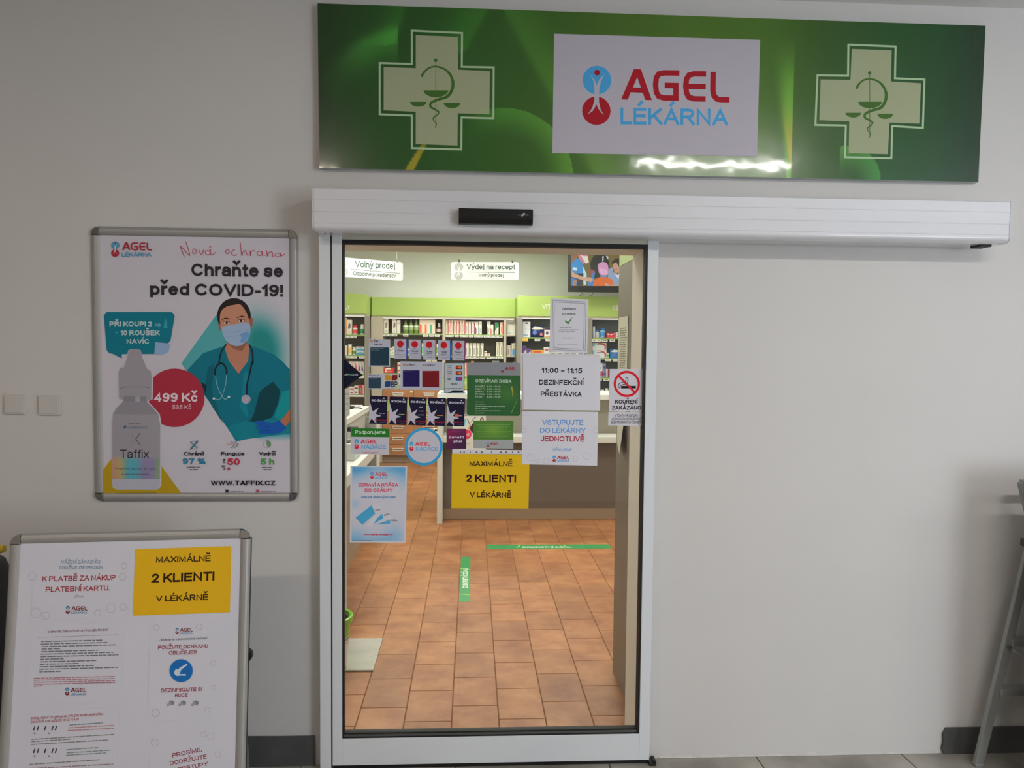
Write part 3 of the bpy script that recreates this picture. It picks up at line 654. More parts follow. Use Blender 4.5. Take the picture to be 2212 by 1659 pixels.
for i, (a, b_) in enumerate(((1029, 1102), (1034, 1096), (1029, 1104), (1030, 1103), (1034, 1098))): c.greek('lettering', a, 918+[0, 5, 15, 20, 25][i], b_, 1.6, (105, 145, 80))
agel(c, 1052, 955, 1078, 966, paper=(140, 144, 146), second=''); c.done()
# benefit plus
c = sheet('square purple sticker with white lowercase lettering', rr(964.5, 926.5, 1007.3, 969.8, 2.4), (70, 12, 62), 'glass_sticker', 'sticker')
c.grid('gradient_print', [(965.5, 927.5), (1006.3, 927.5), (1006.3, 968.8), (965.5, 968.8)], 12, 12, lambda u, v: mixc((150, 20, 74), (48, 10, 58), min(1, .2+.45*u+.55*v)))
c.text('lettering', 'benefit', 970, 947, 1002.5, 5.4, (215, 210, 222), bold=.01); c.text('lettering', 'plus', 980, 955.5, 998.5, 5.4, (215, 210, 222), bold=.01)
c.greek('lettering', 977, 932.5, 996, 1.3, (120, 60, 110)); c.greek('lettering', 972, 966, 1000, 1.3, (100, 50, 100)); c.done()
# foundation stickers
c = sheet('round white sticker with a blue ring', ell(915.5, 965, 41, n=40), (48, 140, 190), 'glass_sticker', 'sticker')
c.poly('disc', ell(915.5, 965, 35.2, n=40), (172, 170, 180)); agel(c, 884.5, 954, 930, 974, paper=(172, 170, 180), second='', ls=.74, blue=(60, 150, 200), red=(190, 26, 60))
c.text('lettering', 'NADACE', 898.5, 973.5, 946, 8, (60, 150, 200), bold=.012); c.done()
c = sheet('white rectangular sticker with a green heading strip', [(758.5, 925), (841, 926.5), (840.5, 982), (757.5, 980.5)], (172, 170, 180), 'glass_sticker', 'sticker')
c.poly('heading_strip', [(759, 924.8), (841, 926.3), (841, 944.5), (759, 943.5)], (34, 104, 36))
c.text('lettering', 'Podporujeme', 767.5, 937.5, 833, 8, (190, 212, 190), bold=.02)
agel(c, 765.5, 948, 815, 970, paper=(172, 170, 180), second='', ls=.78, blue=(60, 150, 200), red=(190, 26, 60))
c.text('lettering', 'NADACE', 781, 969.5, 834, 9, (60, 150, 200), bold=.012); c.text('lettering', 'nadace.agel.cz', 781, 979, 818, 3, (180, 30, 80)); c.done()
# gift voucher poster
c = sheet('pale blue gift voucher poster low on the glass', [(757, 1006.5), (879.5, 1007), (876.5, 1172.5), (755.5, 1171.5)], None, 'paper_poster', 'poster')
def gv(u, v):
    t = .9*math.exp(-((u)**2*14+(v)**2*40))+.9*math.exp(-((u-.85)**2*10+(v)**2*60))+.45*math.exp(-((u-.25)**2*12+(v-.02)**2*150))+.5*math.exp(-((u-.8)**2*25+(v-.93)**2*60))+.7*math.exp(-((u-.02)**2*14+(v-1)**2*50))+.5*math.exp(-((u-.5)**2*16+(v-1)**2*160))+.35*math.exp(-((u-1)**2*60+(v-.12)**2*40))+.3*math.exp(-((u-.06)**2*150+(v-.5)**2*250))
    return mixc((178, 178, 190), (80, 150, 196), min(1, t))
c.grid('cloud_print', [(761, 1008.5), (876, 1009), (873.5, 1168.5), (759.5, 1168)], 46, 62, gv)
agel(c, 800, 1019.5, 837, 1034.5, paper=(180, 180, 190), red=(190, 26, 60))
c.text('lettering', 'ZDRAVÍ A KRÁSA', 773.5, 1050.5, 860, 7, (190, 22, 70), bold=.02); c.text('lettering', 'DO OBÁLKY', 788, 1062.5, 848.5, 7, (190, 22, 70), bold=.02)
c.text('lettering', 'Darujte dárkový poukaz', 780.5, 1076, 855, 5, (50, 110, 160), bold=.02)
c.poly('voucher', [(768, 1118), (805, 1090), (812, 1108), (783, 1134)], (66, 146, 186)); c.poly('voucher', [(803, 1092), (812, 1086), (828, 1100), (812, 1112)], (186, 186, 196))
c.poly('voucher', [(797, 1130), (826, 1110), (829, 1119), (806, 1132)], (66, 146, 186)); c.poly('voucher', [(826, 1110), (844, 1106), (848, 1119), (829, 1122)], (186, 186, 196))
c.poly('voucher', [(812, 1133), (842, 1123), (843, 1131)], (66, 146, 186)); c.poly('voucher', [(790, 1136), (812, 1112), (822, 1109), (802, 1138)], (192, 192, 200))
for t_, x, y, wd in (('1000,-', 811, 1105, 13), ('500,-', 830, 1115, 15), ('200,-', 845, 1126, 15)): c.text('lettering', t_, x, y, x+wd, 4, (40, 40, 60), yb=y-(4 if y < 1120 else 0), bold=.02)
c.text('lettering', 'www.lekarna.agel.cz', 786, 1156, 849, 4.4, (190, 22, 70), bold=.02); c.greek('lettering', 760, 1168, 805, 1.4, (80, 90, 110)); c.done()
# navy meal-voucher stickers
NAVY = (20, 16, 44); ORD = ['leftmost', 'second from the left', 'middle', 'fourth from the left', 'rightmost']
extra = ['grey line of print', 'green underline', 'three lines of print', 'orange underline', 'small orange badge']
for i, (x0, y0) in enumerate(((799, 854.5), (841.8, 856.5), (883.5, 857.5), (925, 858.5), (966.5, 859.3))):
    W_, H_ = 38.2, 60.5; Q = lambda a, b_: (x0+a*W_-b_*2.2*1, y0+b_*H_+a*1.6)
    pts = [Q(0, 0), Q(1, 0), Q(1, 1), Q(0, 1)]
    c = sheet('navy meal voucher sticker with white star, %s, %s' % (ORD[i], 'with '+extra[i]), pts, NAVY, 'glass_sticker', 'sticker', group='navy star stickers in a row on the glass')
    c.poly('star', [Q(.0, .20), Q(.19, .56), Q(.52, .42), Q(.36, .64), Q(.70, .71), Q(.40, .76), Q(.42, .99), Q(.16, .83), Q(.0, .98)], (166, 164, 176))
    c.poly('print', [Q(.33, .845), Q(1, .845), Q(1, .875), Q(.34, .875)], (120, 20, 34)); c.poly('print', [Q(0, .99), Q(.13, .83), Q(.30, 1), Q(0, 1)], NAVY)
    a, b_ = Q(.10, .20), Q(.94, .20); c.text('lettering', 'sodexo', a[0], a[1], b_[0], 5.6, (190, 190, 205), yb=b_[1], bold=.012)
    c.poly('star', ell(*Q(.80, .075), 1.6, n=8), (190, 190, 205)); 
    a = Q(.55, .64); c.greek('lettering', a[0], a[1], a[0]+13, 2.4, [(130, 132, 150), (150, 170, 110), (150, 150, 170), (200, 140, 60), (150, 150, 170)][i])
    if i == 2:
        for f_ in (.36, .50): a = Q(.6, f_); c.greek('lettering', a[0], a[1], a[0]+11, 2.2, (150, 150, 170)); 
    if i == 4: a, b_ = Q(.46, .57), Q(.68, .67); c.rect('print', a[0], a[1], b_[0], b_[1], (200, 84, 60))
    a = Q(.62, .95); c.greek('lettering', a[0], a[1], a[0]+13, 3.2, (56, 54, 84)); c.done()
# meal tickets with a red disc
EC = [(20, 50, 140), (30, 100, 130), (150, 90, 30), (40, 90, 160), (130, 50, 110)]; EN = ['blue', 'teal', 'orange', 'light blue', 'purple']
for i, x0 in enumerate((852, 883, 914.3, 946, 977.2)):
    y0 = 732.3+i*.9; x1 = x0+28; y1 = y0+42.5
    c = sheet('small grey sticker with a red disc and %s right edge' % EN[i], [(x0, y0), (x1, y0+.6), (x1, y1+.6), (x0, y1)], (158, 158, 172), 'glass_sticker', 'sticker', group='red disc ticket stickers in a row on the glass')
    c.poly('print', [(x1-2.2, y0+.8), (x1, y0+.6), (x1, y1+.6), (x1-2.2, y1+.4)], EC[i]); c.poly('disc', ell(x0+12.8, y0+10.5, 7.2, n=22), (170, 20, 28))
    c.text('lettering', 'e–Ticket' if i == 0 else 'Ticket', x0+(2 if i == 0 else 5.5), y0+27.2, x0+(21.5 if i == 0 else 20.5), 4, (44, 44, 66), bold=.015)
    c.greek('lettering', x0+9.5, y0+20, x0+16, 1.4, (70, 70, 90)); c.stroke('print', [(x0, y0+33), (x1-2.2, y0+33.2)], .5, (120, 120, 140))
    if i: c.greek('lettering', x0+7, y0+30.5, x0+19, 1.6, (70, 70, 90))
    c.greek('lettering', x0+9, y0+38.5, x0+24, 1.6, (110, 110, 132)); c.done()
# voucher stickers with coloured squares
LV = (160, 162, 176)
c = sheet('grey sticker with a large dark teal square', [(796.5, 732), (843, 733), (842.5, 792.5), (796, 791.5)], LV, 'glass_sticker', 'sticker')
c.rect('print', 800, 750.5, 840.3, 789.5, (28, 52, 66)); c.rect('print', 800, 734.5, 805, 739.3, (180, 110, 60)); c.text('lettering', 'Šek', 807, 739, 817.5, 4.6, (50, 50, 70), bold=.01); c.text('lettering', 'Servis', 807, 746, 825.5, 4.2, (50, 50, 70), bold=.01)
c.greek('lettering', 801.5, 753.5, 829, 1.6, (100, 120, 132)); c.greek('lettering', 801.5, 756.7, 821, 1.6, (100, 120, 132)); c.done()
c = sheet('small grey sticker with a dark teal square below the larger one', [(794, 807), (827, 808), (826.5, 841.5), (794, 840.5)], LV, 'glass_sticker', 'sticker')
c.rect('print', 796.3, 816, 823, 838.5, (38, 58, 74)); c.rect('print', 796.5, 809.5, 799.5, 812, (180, 90, 70)); c.text('lettering', 'Šek Servis', 800.5, 812.7, 820, 3, (60, 60, 80), bold=.01); c.greek('lettering', 797.5, 818.5, 816, 1.2, (90, 105, 120)); c.done()
c = sheet('white sticker with four petals of colour and black letters', [(828, 807), (861.7, 808), (861, 841.5), (828, 840.5)], (166, 168, 172), 'glass_sticker', 'sticker')
def petal(x0, y0, x1, y1, cut, col):
    r = 4; pts = rr(x0, y0, x1, y1, .6, 2) if cut is None else None
    P_ = {'tl': (x0, y0), 'tr': (x1, y0), 'br': (x1, y1), 'bl': (x0, y1)}; out = []
    for kx, (sx_, sy_, a) in (('tr', (-1, 1, -90)), ('br', (-1, -1, 0)), ('bl', (1, -1, 90)), ('tl', (1, 1, 180))):
        if kx in cut:
            for q_ in range(5): t_ = math.radians(a+22.5*q_); out.append((P_[kx][0]+sx_*r+r*math.cos(t_), P_[kx][1]+sy_*r+r*math.sin(t_)))
        else: out.append(P_[kx])
    c.poly('print', out, col)
petal(831, 809.5, 844, 821.5, ('tr', 'bl'), (178, 128, 40)); petal(846, 809.5, 858.5, 821.5, ('tl', 'br'), (112, 24, 34)); petal(831, 823.5, 843.5, 836, ('tl', 'br'), (30, 58, 108))
c.text('lettering', 'BP', 845, 836, 858.7, 12, (18, 18, 24), bold=.01); c.greek('lettering', 834, 839, 853, 1, (120, 120, 130)); c.done()
c = sheet('wide grey sticker with one navy and one dark red square', [(865, 780.5), (956, 781.5), (955.5, 842.8), (864.5, 841.5)], LV, 'glass_sticker', 'sticker')
c.rect('print', 870.3, 799.8, 906.4, 835, (28, 18, 74)); c.rect('print', 912.3, 801, 948.5, 836.3, (104, 18, 26)); c.rect('print', 871, 785.5, 875.5, 789.5, (180, 100, 60)); c.rect('print', 913, 786.5, 917.5, 790.5, (180, 110, 50))
c.text('lettering', 'Unišek+', 877, 789.8, 897.5, 4, (60, 60, 86), bold=.01); c.text('lettering', 'Cadhoc', 918.5, 791, 940, 4.4, (60, 60, 86), bold=.015)
c.greek('lettering', 871.5, 801.8, 891, 1, (84, 74, 120)); c.greek('lettering', 913.5, 803, 934, 1, (140, 70, 76)); c.done()
c = sheet('grey bordered sticker showing small payment card marks', rr(959, 783.3, 1003.3, 849.5, 2.5), (60, 66, 74), 'glass_sticker', 'sticker')
c.poly('print', rr(960.2, 784.6, 1002, 848.3, 2), (158, 168, 176)); c.poly('print', [(966, 849), (975, 845.5), (979, 843), (1001, 843.5), (1000, 847.5), (978, 848)], (20, 20, 24))
for i, y in enumerate((790, 802.3, 814.5)):
    c.stroke('print', [(964.5, y), (977, y)], .9, (40, 50, 90)); 
    if i < 2: c.text('lettering', 'VISA', 967, y+5.3, 976, 3, (36, 50, 96), bold=.01); c.stroke('print', [(965, y+7.2), (977, y+7.2)], .9, (170, 110, 80))
    else: c.rect('print', 966.5, y+3, 974, y+6, (40, 44, 70))
    c.rect('print', 984.5, y-.5, 997.5, y+7.5, (60, 14, 20) if i < 2 else (30, 50, 120)); c.poly('print', ell(989, y+3.5, 3, n=12), (170, 50, 30) if i < 2 else (40, 90, 160)); c.poly('print', ell(993.3, y+3.5, 3, n=12), (196, 120, 60) if i < 2 else (170, 40, 60))
c.rect('print', 973, 827, 975.5, 831, (180, 160, 60)); c.text('lettering', 'EGO', 976, 831, 988, 4.2, (30, 30, 40), bold=.02); c.greek('lettering', 963, 839.5, 998, 1.8, (60, 66, 76)); c.done()
c = sheet('navy triangular sticker at the left edge of the glass', [(740.5, 773), (783.5, 810), (739.5, 843)], (12, 16, 36), 'glass_sticker', 'sticker')
c.text('lettering', 'SP', 743.5, 811.5, 754, 4.6, (150, 156, 160), bold=.03, shear=.2); c.stroke('lettering', [(754.5, 812), (758, 807)], 1.6, (40, 130, 60)); c.text('lettering', 'COS', 757.5, 811.5, 773, 4.6, (150, 156, 160), bold=.03, shear=.2); c.done()
# no smoking
c = sheet('white square sign with a red no smoking symbol', [(1317, 797), (1391, 797), (1389.5, 889.5), (1315, 889)], (178, 176, 184), 'glass_sticker', 'sign')
c.stroke('symbol', [(1335.5, 839), (1335.5, 834), (1337.5, 829), (1341, 827), (1346, 826), (1351, 822.5), (1352, 820)], 1.4, BK, sm=3); c.stroke('symbol', [(1339, 839), (1340, 833), (1345, 831), (1352, 829), (1356, 825), (1356.5, 819), (1353, 815), (1351, 817)], 1.4, BK, sm=3)
c.rect('symbol', 1341.5, 833.5, 1373.5, 839, (20, 18, 24)); c.rect('symbol', 1335, 834.5, 1336.6, 839, (20, 18, 24)); c.rect('symbol', 1338, 834.5, 1339.6, 839, (20, 18, 24))
c.stroke('symbol', ell(1354, 829.3, 26, n=44), 5, (182, 20, 36), closed=True); c.stroke('symbol', [(1335.5, 811), (1371.5, 848)], 4.6, (182, 20, 36))
c.text('lettering', 'KOUŘENÍ', 1328.5, 872, 1378, 8.4, (14, 12, 18), bold=.045); c.text('lettering', 'ZAKÁZÁNO', 1321, 885, 1385, 8.4, (14, 12, 18), bold=.045); c.done()
c = sheet('narrow white strip about electronic cigarettes below the no smoking sign', [(1314.5, 890), (1389.5, 890.5), (1389, 920), (1313.5, 919)], (178, 176, 184), 'glass_sticker', 'sign')
for t_, x0, x1, y in (('V TOMTO PROSTORU', 1327.5, 1377.5, 900), ('JE ZAKÁZÁNO POUŽÍVÁNÍ', 1321, 1384, 907.5), ('ELEKTRONICKÝCH CIGARET', 1320, 1384, 915)): c.text('lettering', t_, x0, y, x1, 5, (40, 34, 44), bold=.006)
c.done()

# ================================================================== SNAP FRAMES
def snap_frame(t, M, w_, h_, fw=.033, dp=.014, cr=.034):
    """four rounded aluminium rails and four chrome corners; local x right, z up, -y to the viewer, origin at the lower left"""
    def rail(a, b, vert):
        n = 7; mb = MB(); prof = [(-fw/2+fw*i/(n-1), -dp*(.35+.65*math.sin(math.pi*i/(n-1))**.6)) for i in range(n)]
        prof = [(-fw/2, 0)]+prof+[(fw/2, 0)]
        if vert: pts = [(a[0]+u, v, a[1]) for u, v in prof]; off = (0, 0, b[1]-a[1])
        else: pts = [(a[0], v, a[1]+u) for u, v in prof]; off = (b[0]-a[0], 0, 0)
        mb.prism(pts, off); mb.build('rail', SILVER, t, tr=M)
    f = fw/2
    rail((cr, f), (w_-cr, f), False); rail((cr, h_-f), (w_-cr, h_-f), False); rail((f, cr), (f, h_-cr), True); rail((w_-f, cr), (w_-f, h_-cr), True)
    for sx_, sz_, x_, z_ in ((1, 1, 0, 0), (-1, 1, w_, 0), (-1, -1, w_, h_), (1, -1, 0, h_)):
        ring = []
        poly = [(cr, 0)] + [(cr-cr*math.sin(math.radians(a)), cr-cr*math.cos(math.radians(a))) for a in range(10, 91, 10)] + [(0+.0, cr), (fw, cr), (fw, fw), (cr, fw)]
        base = [(x_+sx_*a, 0, z_+sz_*b_) for a, b_ in poly]; top = [(x_+sx_*(a*.8+fw*.12), -dp*1.12, z_+sz_*(b_*.8+fw*.12)) for a, b_ in poly]
        n = len(poly); mb = MB()
        mid = [(a[0], -dp*.6, a[2]) for a in base]; vs = base+mid+top
        fs = [(i, (i+1) % n, n+(i+1) % n, n+i) for i in range(n)]+[(n+i, n+(i+1) % n, 2*n+(i+1) % n, 2*n+i) for i in range(n)]
        tt = tessellate_polygon([[Vector((p[0], p[2], 0)) for p in top]]); fs += [tuple(2*n+i for i in q) for q in tt]
        mb.add(vs, fs).build('corner_cap', CHROME, t, tr=M)

# ---- poster on the wall
c4 = [at(x, y, -.012) for x, y in ((195, 487), (645, 497), (643, 1083), (203, 1084))]
fx0 = (c4[0].x+c4[3].x)/2; fx1 = (c4[1].x+c4[2].x)/2; fz1 = (c4[0].z+c4[1].z)/2; fz0 = (c4[2].z+c4[3].z)/2
pf_ = thing('framed_poster', 'framed poster of a masked nurse and spray bottle on the corridor wall', 'poster', ((fx0+fx1)/2, -.003, fz0))
M = Matrix.Translation((fx0, -.001, fz0)); snap_frame(pf_, M, fx1-fx0, fz1-fz0)
MB().box(fx0+.01, fx1-.01, -.006, -.001, fz0+.01, fz1-.01).build('sheet', mat('poster_paper', alb((174, 170, 180), KE), .6, spec=.22), pf_)
c = Canvas((0, -.006, 0), (0, -1, 0), pf_); PP = (174, 170, 180)
A = lambda pts: [(180+x*.217, 470+y*.217) for x, y in pts]; B = lambda pts: [(180+x*.217, 780+y*.217) for x, y in pts]
def soft(u, v):       # soft teal behind the nurse and the fading lower edge, paper elsewhere
    X = 392+u*236; Y = 640+v*320
    t = .95*math.exp(-(((X-556)/36)**2+((Y-735)/50)**2)) + .7*math.exp(-(((X-585)/32)**2+((Y-775)/60)**2))
    if X < 535: t *= sst(500, 535, X)
    t2 = (1-sst(928, 956, Y))*(1 if Y > 840 else 0)*sst(0, 12, X-(443+(Y-856)*.70))*sst(548, 560, X) if Y > 850 else 0
    return mixc(mixc(PP, (8, 120, 120), min(1, t)), (10, 124, 140), t2)
c.grid('soft_print', [(392, 640), (628, 640), (628, 960), (392, 960)], 100, 130, soft, painted('painted_print', .5))
pic = 'picture'
c.poly(pic, A([(1330, 960), (975, 1450), (1022, 1522), (1440, 1300), (1440, 1000)]), (72, 146, 152))
scrub = A([(1425, 1270), (1190, 1350), (1040, 1512)])+B([(1030, 95), (1130, 180), (1200, 330), (1250, 400), (1500, 760), (1560, 740), (2062, 700)])+[(628, 800)]+A([(1990, 1440), (1900, 1365), (1700, 1285), (1640, 1265)])
c.poly(pic, scrub, (10, 100, 118)); c.poly(pic, B([(1430, 660), (1520, 800), (1640, 775), (2062, 720), (2062, 600), (1700, 560)]), (14, 112, 128))
c.poly(pic, B([(1240, 60), (1300, 30), (1280, 300), (1390, 620), (1300, 480), (1200, 320)]), (8, 84, 100)); c.poly(pic, B([(1600, 120), (1640, 100), (1620, 420), (1660, 600), (1560, 460)]), (12, 116, 136))
c.poly(pic, B([(1890, 205), (1960, 290), (1940, 420), (1880, 560), (1740, 610), (1640, 600), (1700, 400), (1780, 280)]), (8, 58, 66)); c.poly(pic, B([(1700, 310), (1760, 290), (1700, 520), (1660, 600), (1640, 560)]), (8, 96, 112))
c.poly(pic, B([(1170, 210), (1230, 240), (1215, 330), (1190, 260)]), (20, 40, 46)); c.poly(pic, B([(1985, 300), (2062, 285), (2062, 480), (1960, 590), (1900, 560)]), (14, 128, 134))
c.poly(pic, A([(1430, 1240), (1630, 1235), (1655, 1290)])+B([(1640, 0), (1545, 125), (1450, 0)])+A([(1405, 1290)]), (164, 112, 92))
c.poly(pic, A([(1430, 1240), (1640, 1235), (1580, 1330), (1500, 1310)]), (130, 84, 68))
c.poly(pic, A(ell(1500, 980, 168, 178, 30)), (34, 28, 30)); c.poly(pic, A([(1335, 950), (1345, 1050), (1385, 1060), (1400, 900)]), (34, 28, 30))
c.poly(pic, A([(1672, 990), (1690, 1010), (1680, 1090), (1650, 1100), (1640, 1040)]), (140, 88, 70)); c.poly(pic, A([(1340, 1060), (1365, 1060), (1385, 1130), (1355, 1125)]), (140, 92, 74))
c.poly(pic, A(smooth([(1368, 1100), (1360, 1000), (1375, 930), (1430, 885), (1510, 868), (1560, 862), (1610, 920), (1645, 1000), (1650, 1080), (1600, 1200), (1500, 1240), (1410, 1180), (1368, 1100)], 3)[:-1]), (172, 120, 98))
for e in ((1428, 1047), (1572, 1027)):
    c.poly(pic, A(ell(e[0], e[1], 32, 12, 14)), (196, 176, 168)); c.poly(pic, A(ell(e[0], e[1], 13, 13, 10)), (40, 24, 22))
c.stroke(pic, A([(1390, 1036), (1428, 1030), (1462, 1044)]), 1.3, (44, 24, 20), sm=3); c.stroke(pic, A([(1538, 1024), (1575, 1010), (1610, 1022)]), 1.3, (44, 24, 20), sm=3)
c.stroke(pic, A([(1378, 1022), (1410, 1002), (1462, 1010)]), [1.2, 2.2, 1.6], (46, 28, 26), sm=3); c.stroke(pic, A([(1530, 1000), (1575, 982), (1612, 990)]), [1.6, 2.2, 1.2], (46, 28, 26), sm=3)
c.poly(pic, A(smooth([(1376, 1090), (1450, 1072), (1530, 1058), (1645, 1045), (1664, 1120), (1645, 1200), (1590, 1262), (1520, 1280), (1450, 1250), (1395, 1180), (1376, 1090)], 3)[:-1]), (136, 156, 184))
c.poly(pic, A([(1560, 1160), (1640, 1130), (1655, 1180), (1600, 1250), (1560, 1240), (1575, 1200)]), (96, 138, 182))
for yy in (1130, 1175): c.stroke(pic, A([(1392, yy+16), (1500, yy+8), (1655, yy-20)]), .5, (108, 130, 162))
c.stroke(pic, A([(1425, 1262), (1378, 1330), (1358, 1400), (1352, 1470)]), 3.2, (22, 34, 42), sm=3)
c.stroke(pic, B([(1312, 140), (1312, 90), (1335, 40), (1370, 20), (1405, 40), (1428, 90), (1426, 130)]), 3.8, (22, 34, 42), sm=3)
c.stroke(pic, B([(1318, 150), (1330, 230), (1370, 330), (1410, 380), (1450, 355)]), 1.6, (110, 150, 166), sm=3); c.stroke(pic, B([(1424, 140), (1420, 220), (1385, 340), (1350, 382), (1295, 372)]), 1.6, (110, 150, 166), sm=3)
c.poly(pic, B(ell(1300, 372, 13, 12, 10)), (176, 186, 190)); c.poly(pic, B(ell(1450, 356, 13, 12, 10)), (176, 186, 190))
c.stroke(pic, A([(1650, 1262), (1685, 1340), (1688, 1440)])+B([(1680, 20), (1655, 130), (1630, 240), (1628, 340)]), 3.4, (22, 34, 42), sm=3)
c.poly(pic, B(ell(1620, 380, 45, 43, 22)), (158, 152, 168)); c.stroke(pic, B(ell(1622, 382, 26, 25, 18)), 1, (120, 116, 132), closed=True)
c.poly(pic, B([(1955, 600), (2010, 540), (2062, 470), (2062, 590), (2015, 650)]), (158, 96, 70))
c.poly(pic, B([(1700, 605), (1760, 590), (1880, 618), (1955, 590), (2025, 665), (1960, 715), (1880, 722), (1800, 730), (1730, 715), (1770, 690), (1700, 665), (1760, 650)]), (20, 76, 152))
c.stroke(pic, B([(1720, 640), (1800, 648), (1850, 660)]), .9, (14, 50, 110)); c.stroke(pic, B([(1740, 690), (1810, 685), (1860, 690)]), .9, (14, 50, 110))
# speech bubble
TEAL = (8, 104, 122)
c.poly('bubble', A([(235, 940), (880, 940), (912, 975), (870, 1225), (845, 1252), (718, 1240), (712, 1358), (385, 1360), (385, 1402), (300, 1358), (262, 1350), (235, 1320), (206, 975)]), TEAL)
c.poly('bubble', A([(718, 1240), (870, 1256), (850, 1335), (780, 1368), (708, 1362)]), (126, 150, 182)); 
TW = (164, 176, 180)
c.text('lettering', 'PŘI KOUPI 2', 237, 704.8, 328.6, 10.6, TW, bold=.035); c.text('lettering', 'KS', 335.5, 705, 347, 6.4, (110, 160, 170), bold=.02); c.text('lettering', '10 ROUŠEK', 260.5, 724.5, 346, 11.2, TW, bold=.035); c.text('lettering', 'NAVÍC', 274, 742.5, 322.5, 10.4, TW, bold=.035)
c.poly('bubble', A([(820, 1005), (832, 1040), (842, 1100), (800, 1100), (808, 1040)]), (40, 136, 154)); c.poly('bubble', A(ell(333, 1145, 8)), (60, 150, 164))
# yellow corner, red disc, bottle
c.poly(pic, B([(282, 975), (172, 1115), (165, 1332), (992, 1334), (768, 1030), (700, 960)]), (160, 132, 22))
c.poly('price_disc', B(ell(912, 365, 296, 291, 48)), (148, 40, 58))
GB = (136, 132, 140)
bot = A([(455, 1322), (475, 1310), (555, 1310), (576, 1322), (592, 1400), (640, 1510)])+B([(672, 95), (684, 160), (678, 380), (640, 395), (640, 410), (700, 470), (750, 530), (768, 640), (765, 1230), (745, 1265), (715, 1280), (335, 1280), (305, 1262), (292, 1228), (290, 640), (296, 530), (330, 470), (400, 400), (400, 385), (358, 375), (352, 110), (375, 60)])+A([(400, 1500), (430, 1420)])
c.poly('bottle_outline', [(x+(3 if x > 305 else -1), y) for x, y in bot], PP); c.poly('bottle_picture', bot, GB)
c.poly('bottle_picture', B([(300, 530), (330, 470), (400, 405), (640, 410), (700, 470), (745, 530)]), (124, 121, 129)); c.poly('bottle_picture', B([(405, 350), (630, 350), (632, 405), (400, 405)]), (116, 114, 122))
c.stroke('bottle_picture', B([(370, 272), (420, 258), (520, 256), (620, 258), (668, 270)]), .9, (70, 68, 74)); c.poly('bottle_picture', B([(520, 355), (570, 352), (570, 410), (520, 408)]), (146, 143, 150))
def rainb(u, v):
    f = sst(0, .28, v)*(1-.0*v); cols = [(176, 120, 96), (170, 144, 80), (60, 150, 168), (60, 150, 168), (120, 108, 150), (120, 110, 156), (110, 150, 90)]
    x_ = u*6; i_ = min(5, int(x_)); return mixc(GB, mixc(cols[i_], cols[i_+1], x_-i_), f*.8)
c.grid('rainbow_print', B([(290, 930), (766, 930), (766, 1175), (290, 1175)]), 30, 14, rainb)
c.poly('bottle_picture', B([(292, 1175), (765, 1175), (764, 1235), (745, 1265), (715, 1278), (335, 1278), (305, 1260), (294, 1235)]), (158, 157, 170))
c.stroke('bottle_picture', B([(320, 1315), (730, 1310)]), 1.2, (110, 96, 30))
c.text('lettering', 'Taffix', 260, 989.5, 322.5, 19, (44, 42, 50), bold=-.012); c.text('lettering', "You’re good to go", 249, 1014, 336, 5.5, (78, 78, 84), bold=0); c.greek('lettering', 262, 1025, 322, 2.4, (84, 84, 92))
c.stroke('bottle_picture', B([(475, 718), (520, 775), (475, 832)]), .9, (130, 110, 70)); c.stroke('bottle_picture', B([(565, 718), (525, 775), (565, 832)]), 1.3, (50, 56, 74)); c.stroke('bottle_picture', B([(480, 750), (500, 778), (480, 805)]), .8, (150, 130, 60))
c.greek('lettering', 278, 915.5, 302, 2.6, (100, 100, 108)); c.text('lettering', 'PANACEA.CZ', 272, 926, 318.5, 5, (66, 92, 112), bold=.01); c.poly('bottle_picture', B([(405, 655), (425, 635), (425, 650), (405, 675)]), (20, 60, 90))
c.text('lettering', '499 Kč', 332.5, 868, 427.5, 19.5, (196, 186, 194), bold=.05); c.text('lettering', '535 Kč', 372.5, 884, 414, 9.6, (186, 150, 160), bold=.01)
DK = (40, 36, 42)
c.text('lettering', 'Chraňte se', 414, 596, 612, 27, DK, yb=599, bold=.04); c.text('lettering', 'před COVID-19!', 325, 637, 611.5, 26, DK, yb=641, bold=.04)
HW = (166, 54, 76)
for pts in ([(1008, 388), (972, 285), (1062, 378), (1022, 238)], [(1150, 318), (1180, 372), (1205, 310)], [(1270, 315), (1268, 350), (1280, 375), (1322, 345)], [(1255, 302), (1276, 285)], [(1512, 320), (1488, 330), (1480, 362), (1505, 380), (1532, 365)], [(1565, 252), (1572, 310), (1580, 378), (1592, 345), (1618, 330), (1632, 372), (1656, 370)], [(1662, 330), (1668, 380), (1672, 345), (1705, 325)], [(1785, 335), (1782, 370), (1812, 378)], [(1828, 328), (1835, 385), (1850, 348), (1882, 345), (1886, 385), (1905, 382)], [(1966, 350), (1968, 385), (2008, 362)]):
    c.stroke('handwriting', A(pts), 1.3, HW, sm=4)
for x, y, r1, r2 in ((1108, 337, 18, 25), (1242, 350, 26, 22), (1438, 340, 18, 22), (1758, 358, 26, 22), (1940, 372, 26, 20)): c.stroke('handwriting', A(ell(x, y, r1, r2, 18)), 1.2, HW, closed=True)
agel(c, 241, 521.5, 329, 555, paper=PP, red=(150, 36, 52), blue=(66, 130, 164))
c.text('lettering', 'Chrání!', 398, 983.7, 441.5, 8, (30, 28, 34), bold=.03); c.text('lettering', '97 %', 395.5, 1002.5, 445, 13, (40, 110, 142), bold=.03); c.greek('lettering', 404, 1009.5, 434, 2.4, (60, 56, 62)); c.greek('lettering', 410, 1014.5, 428, 2.4, (60, 56, 62))
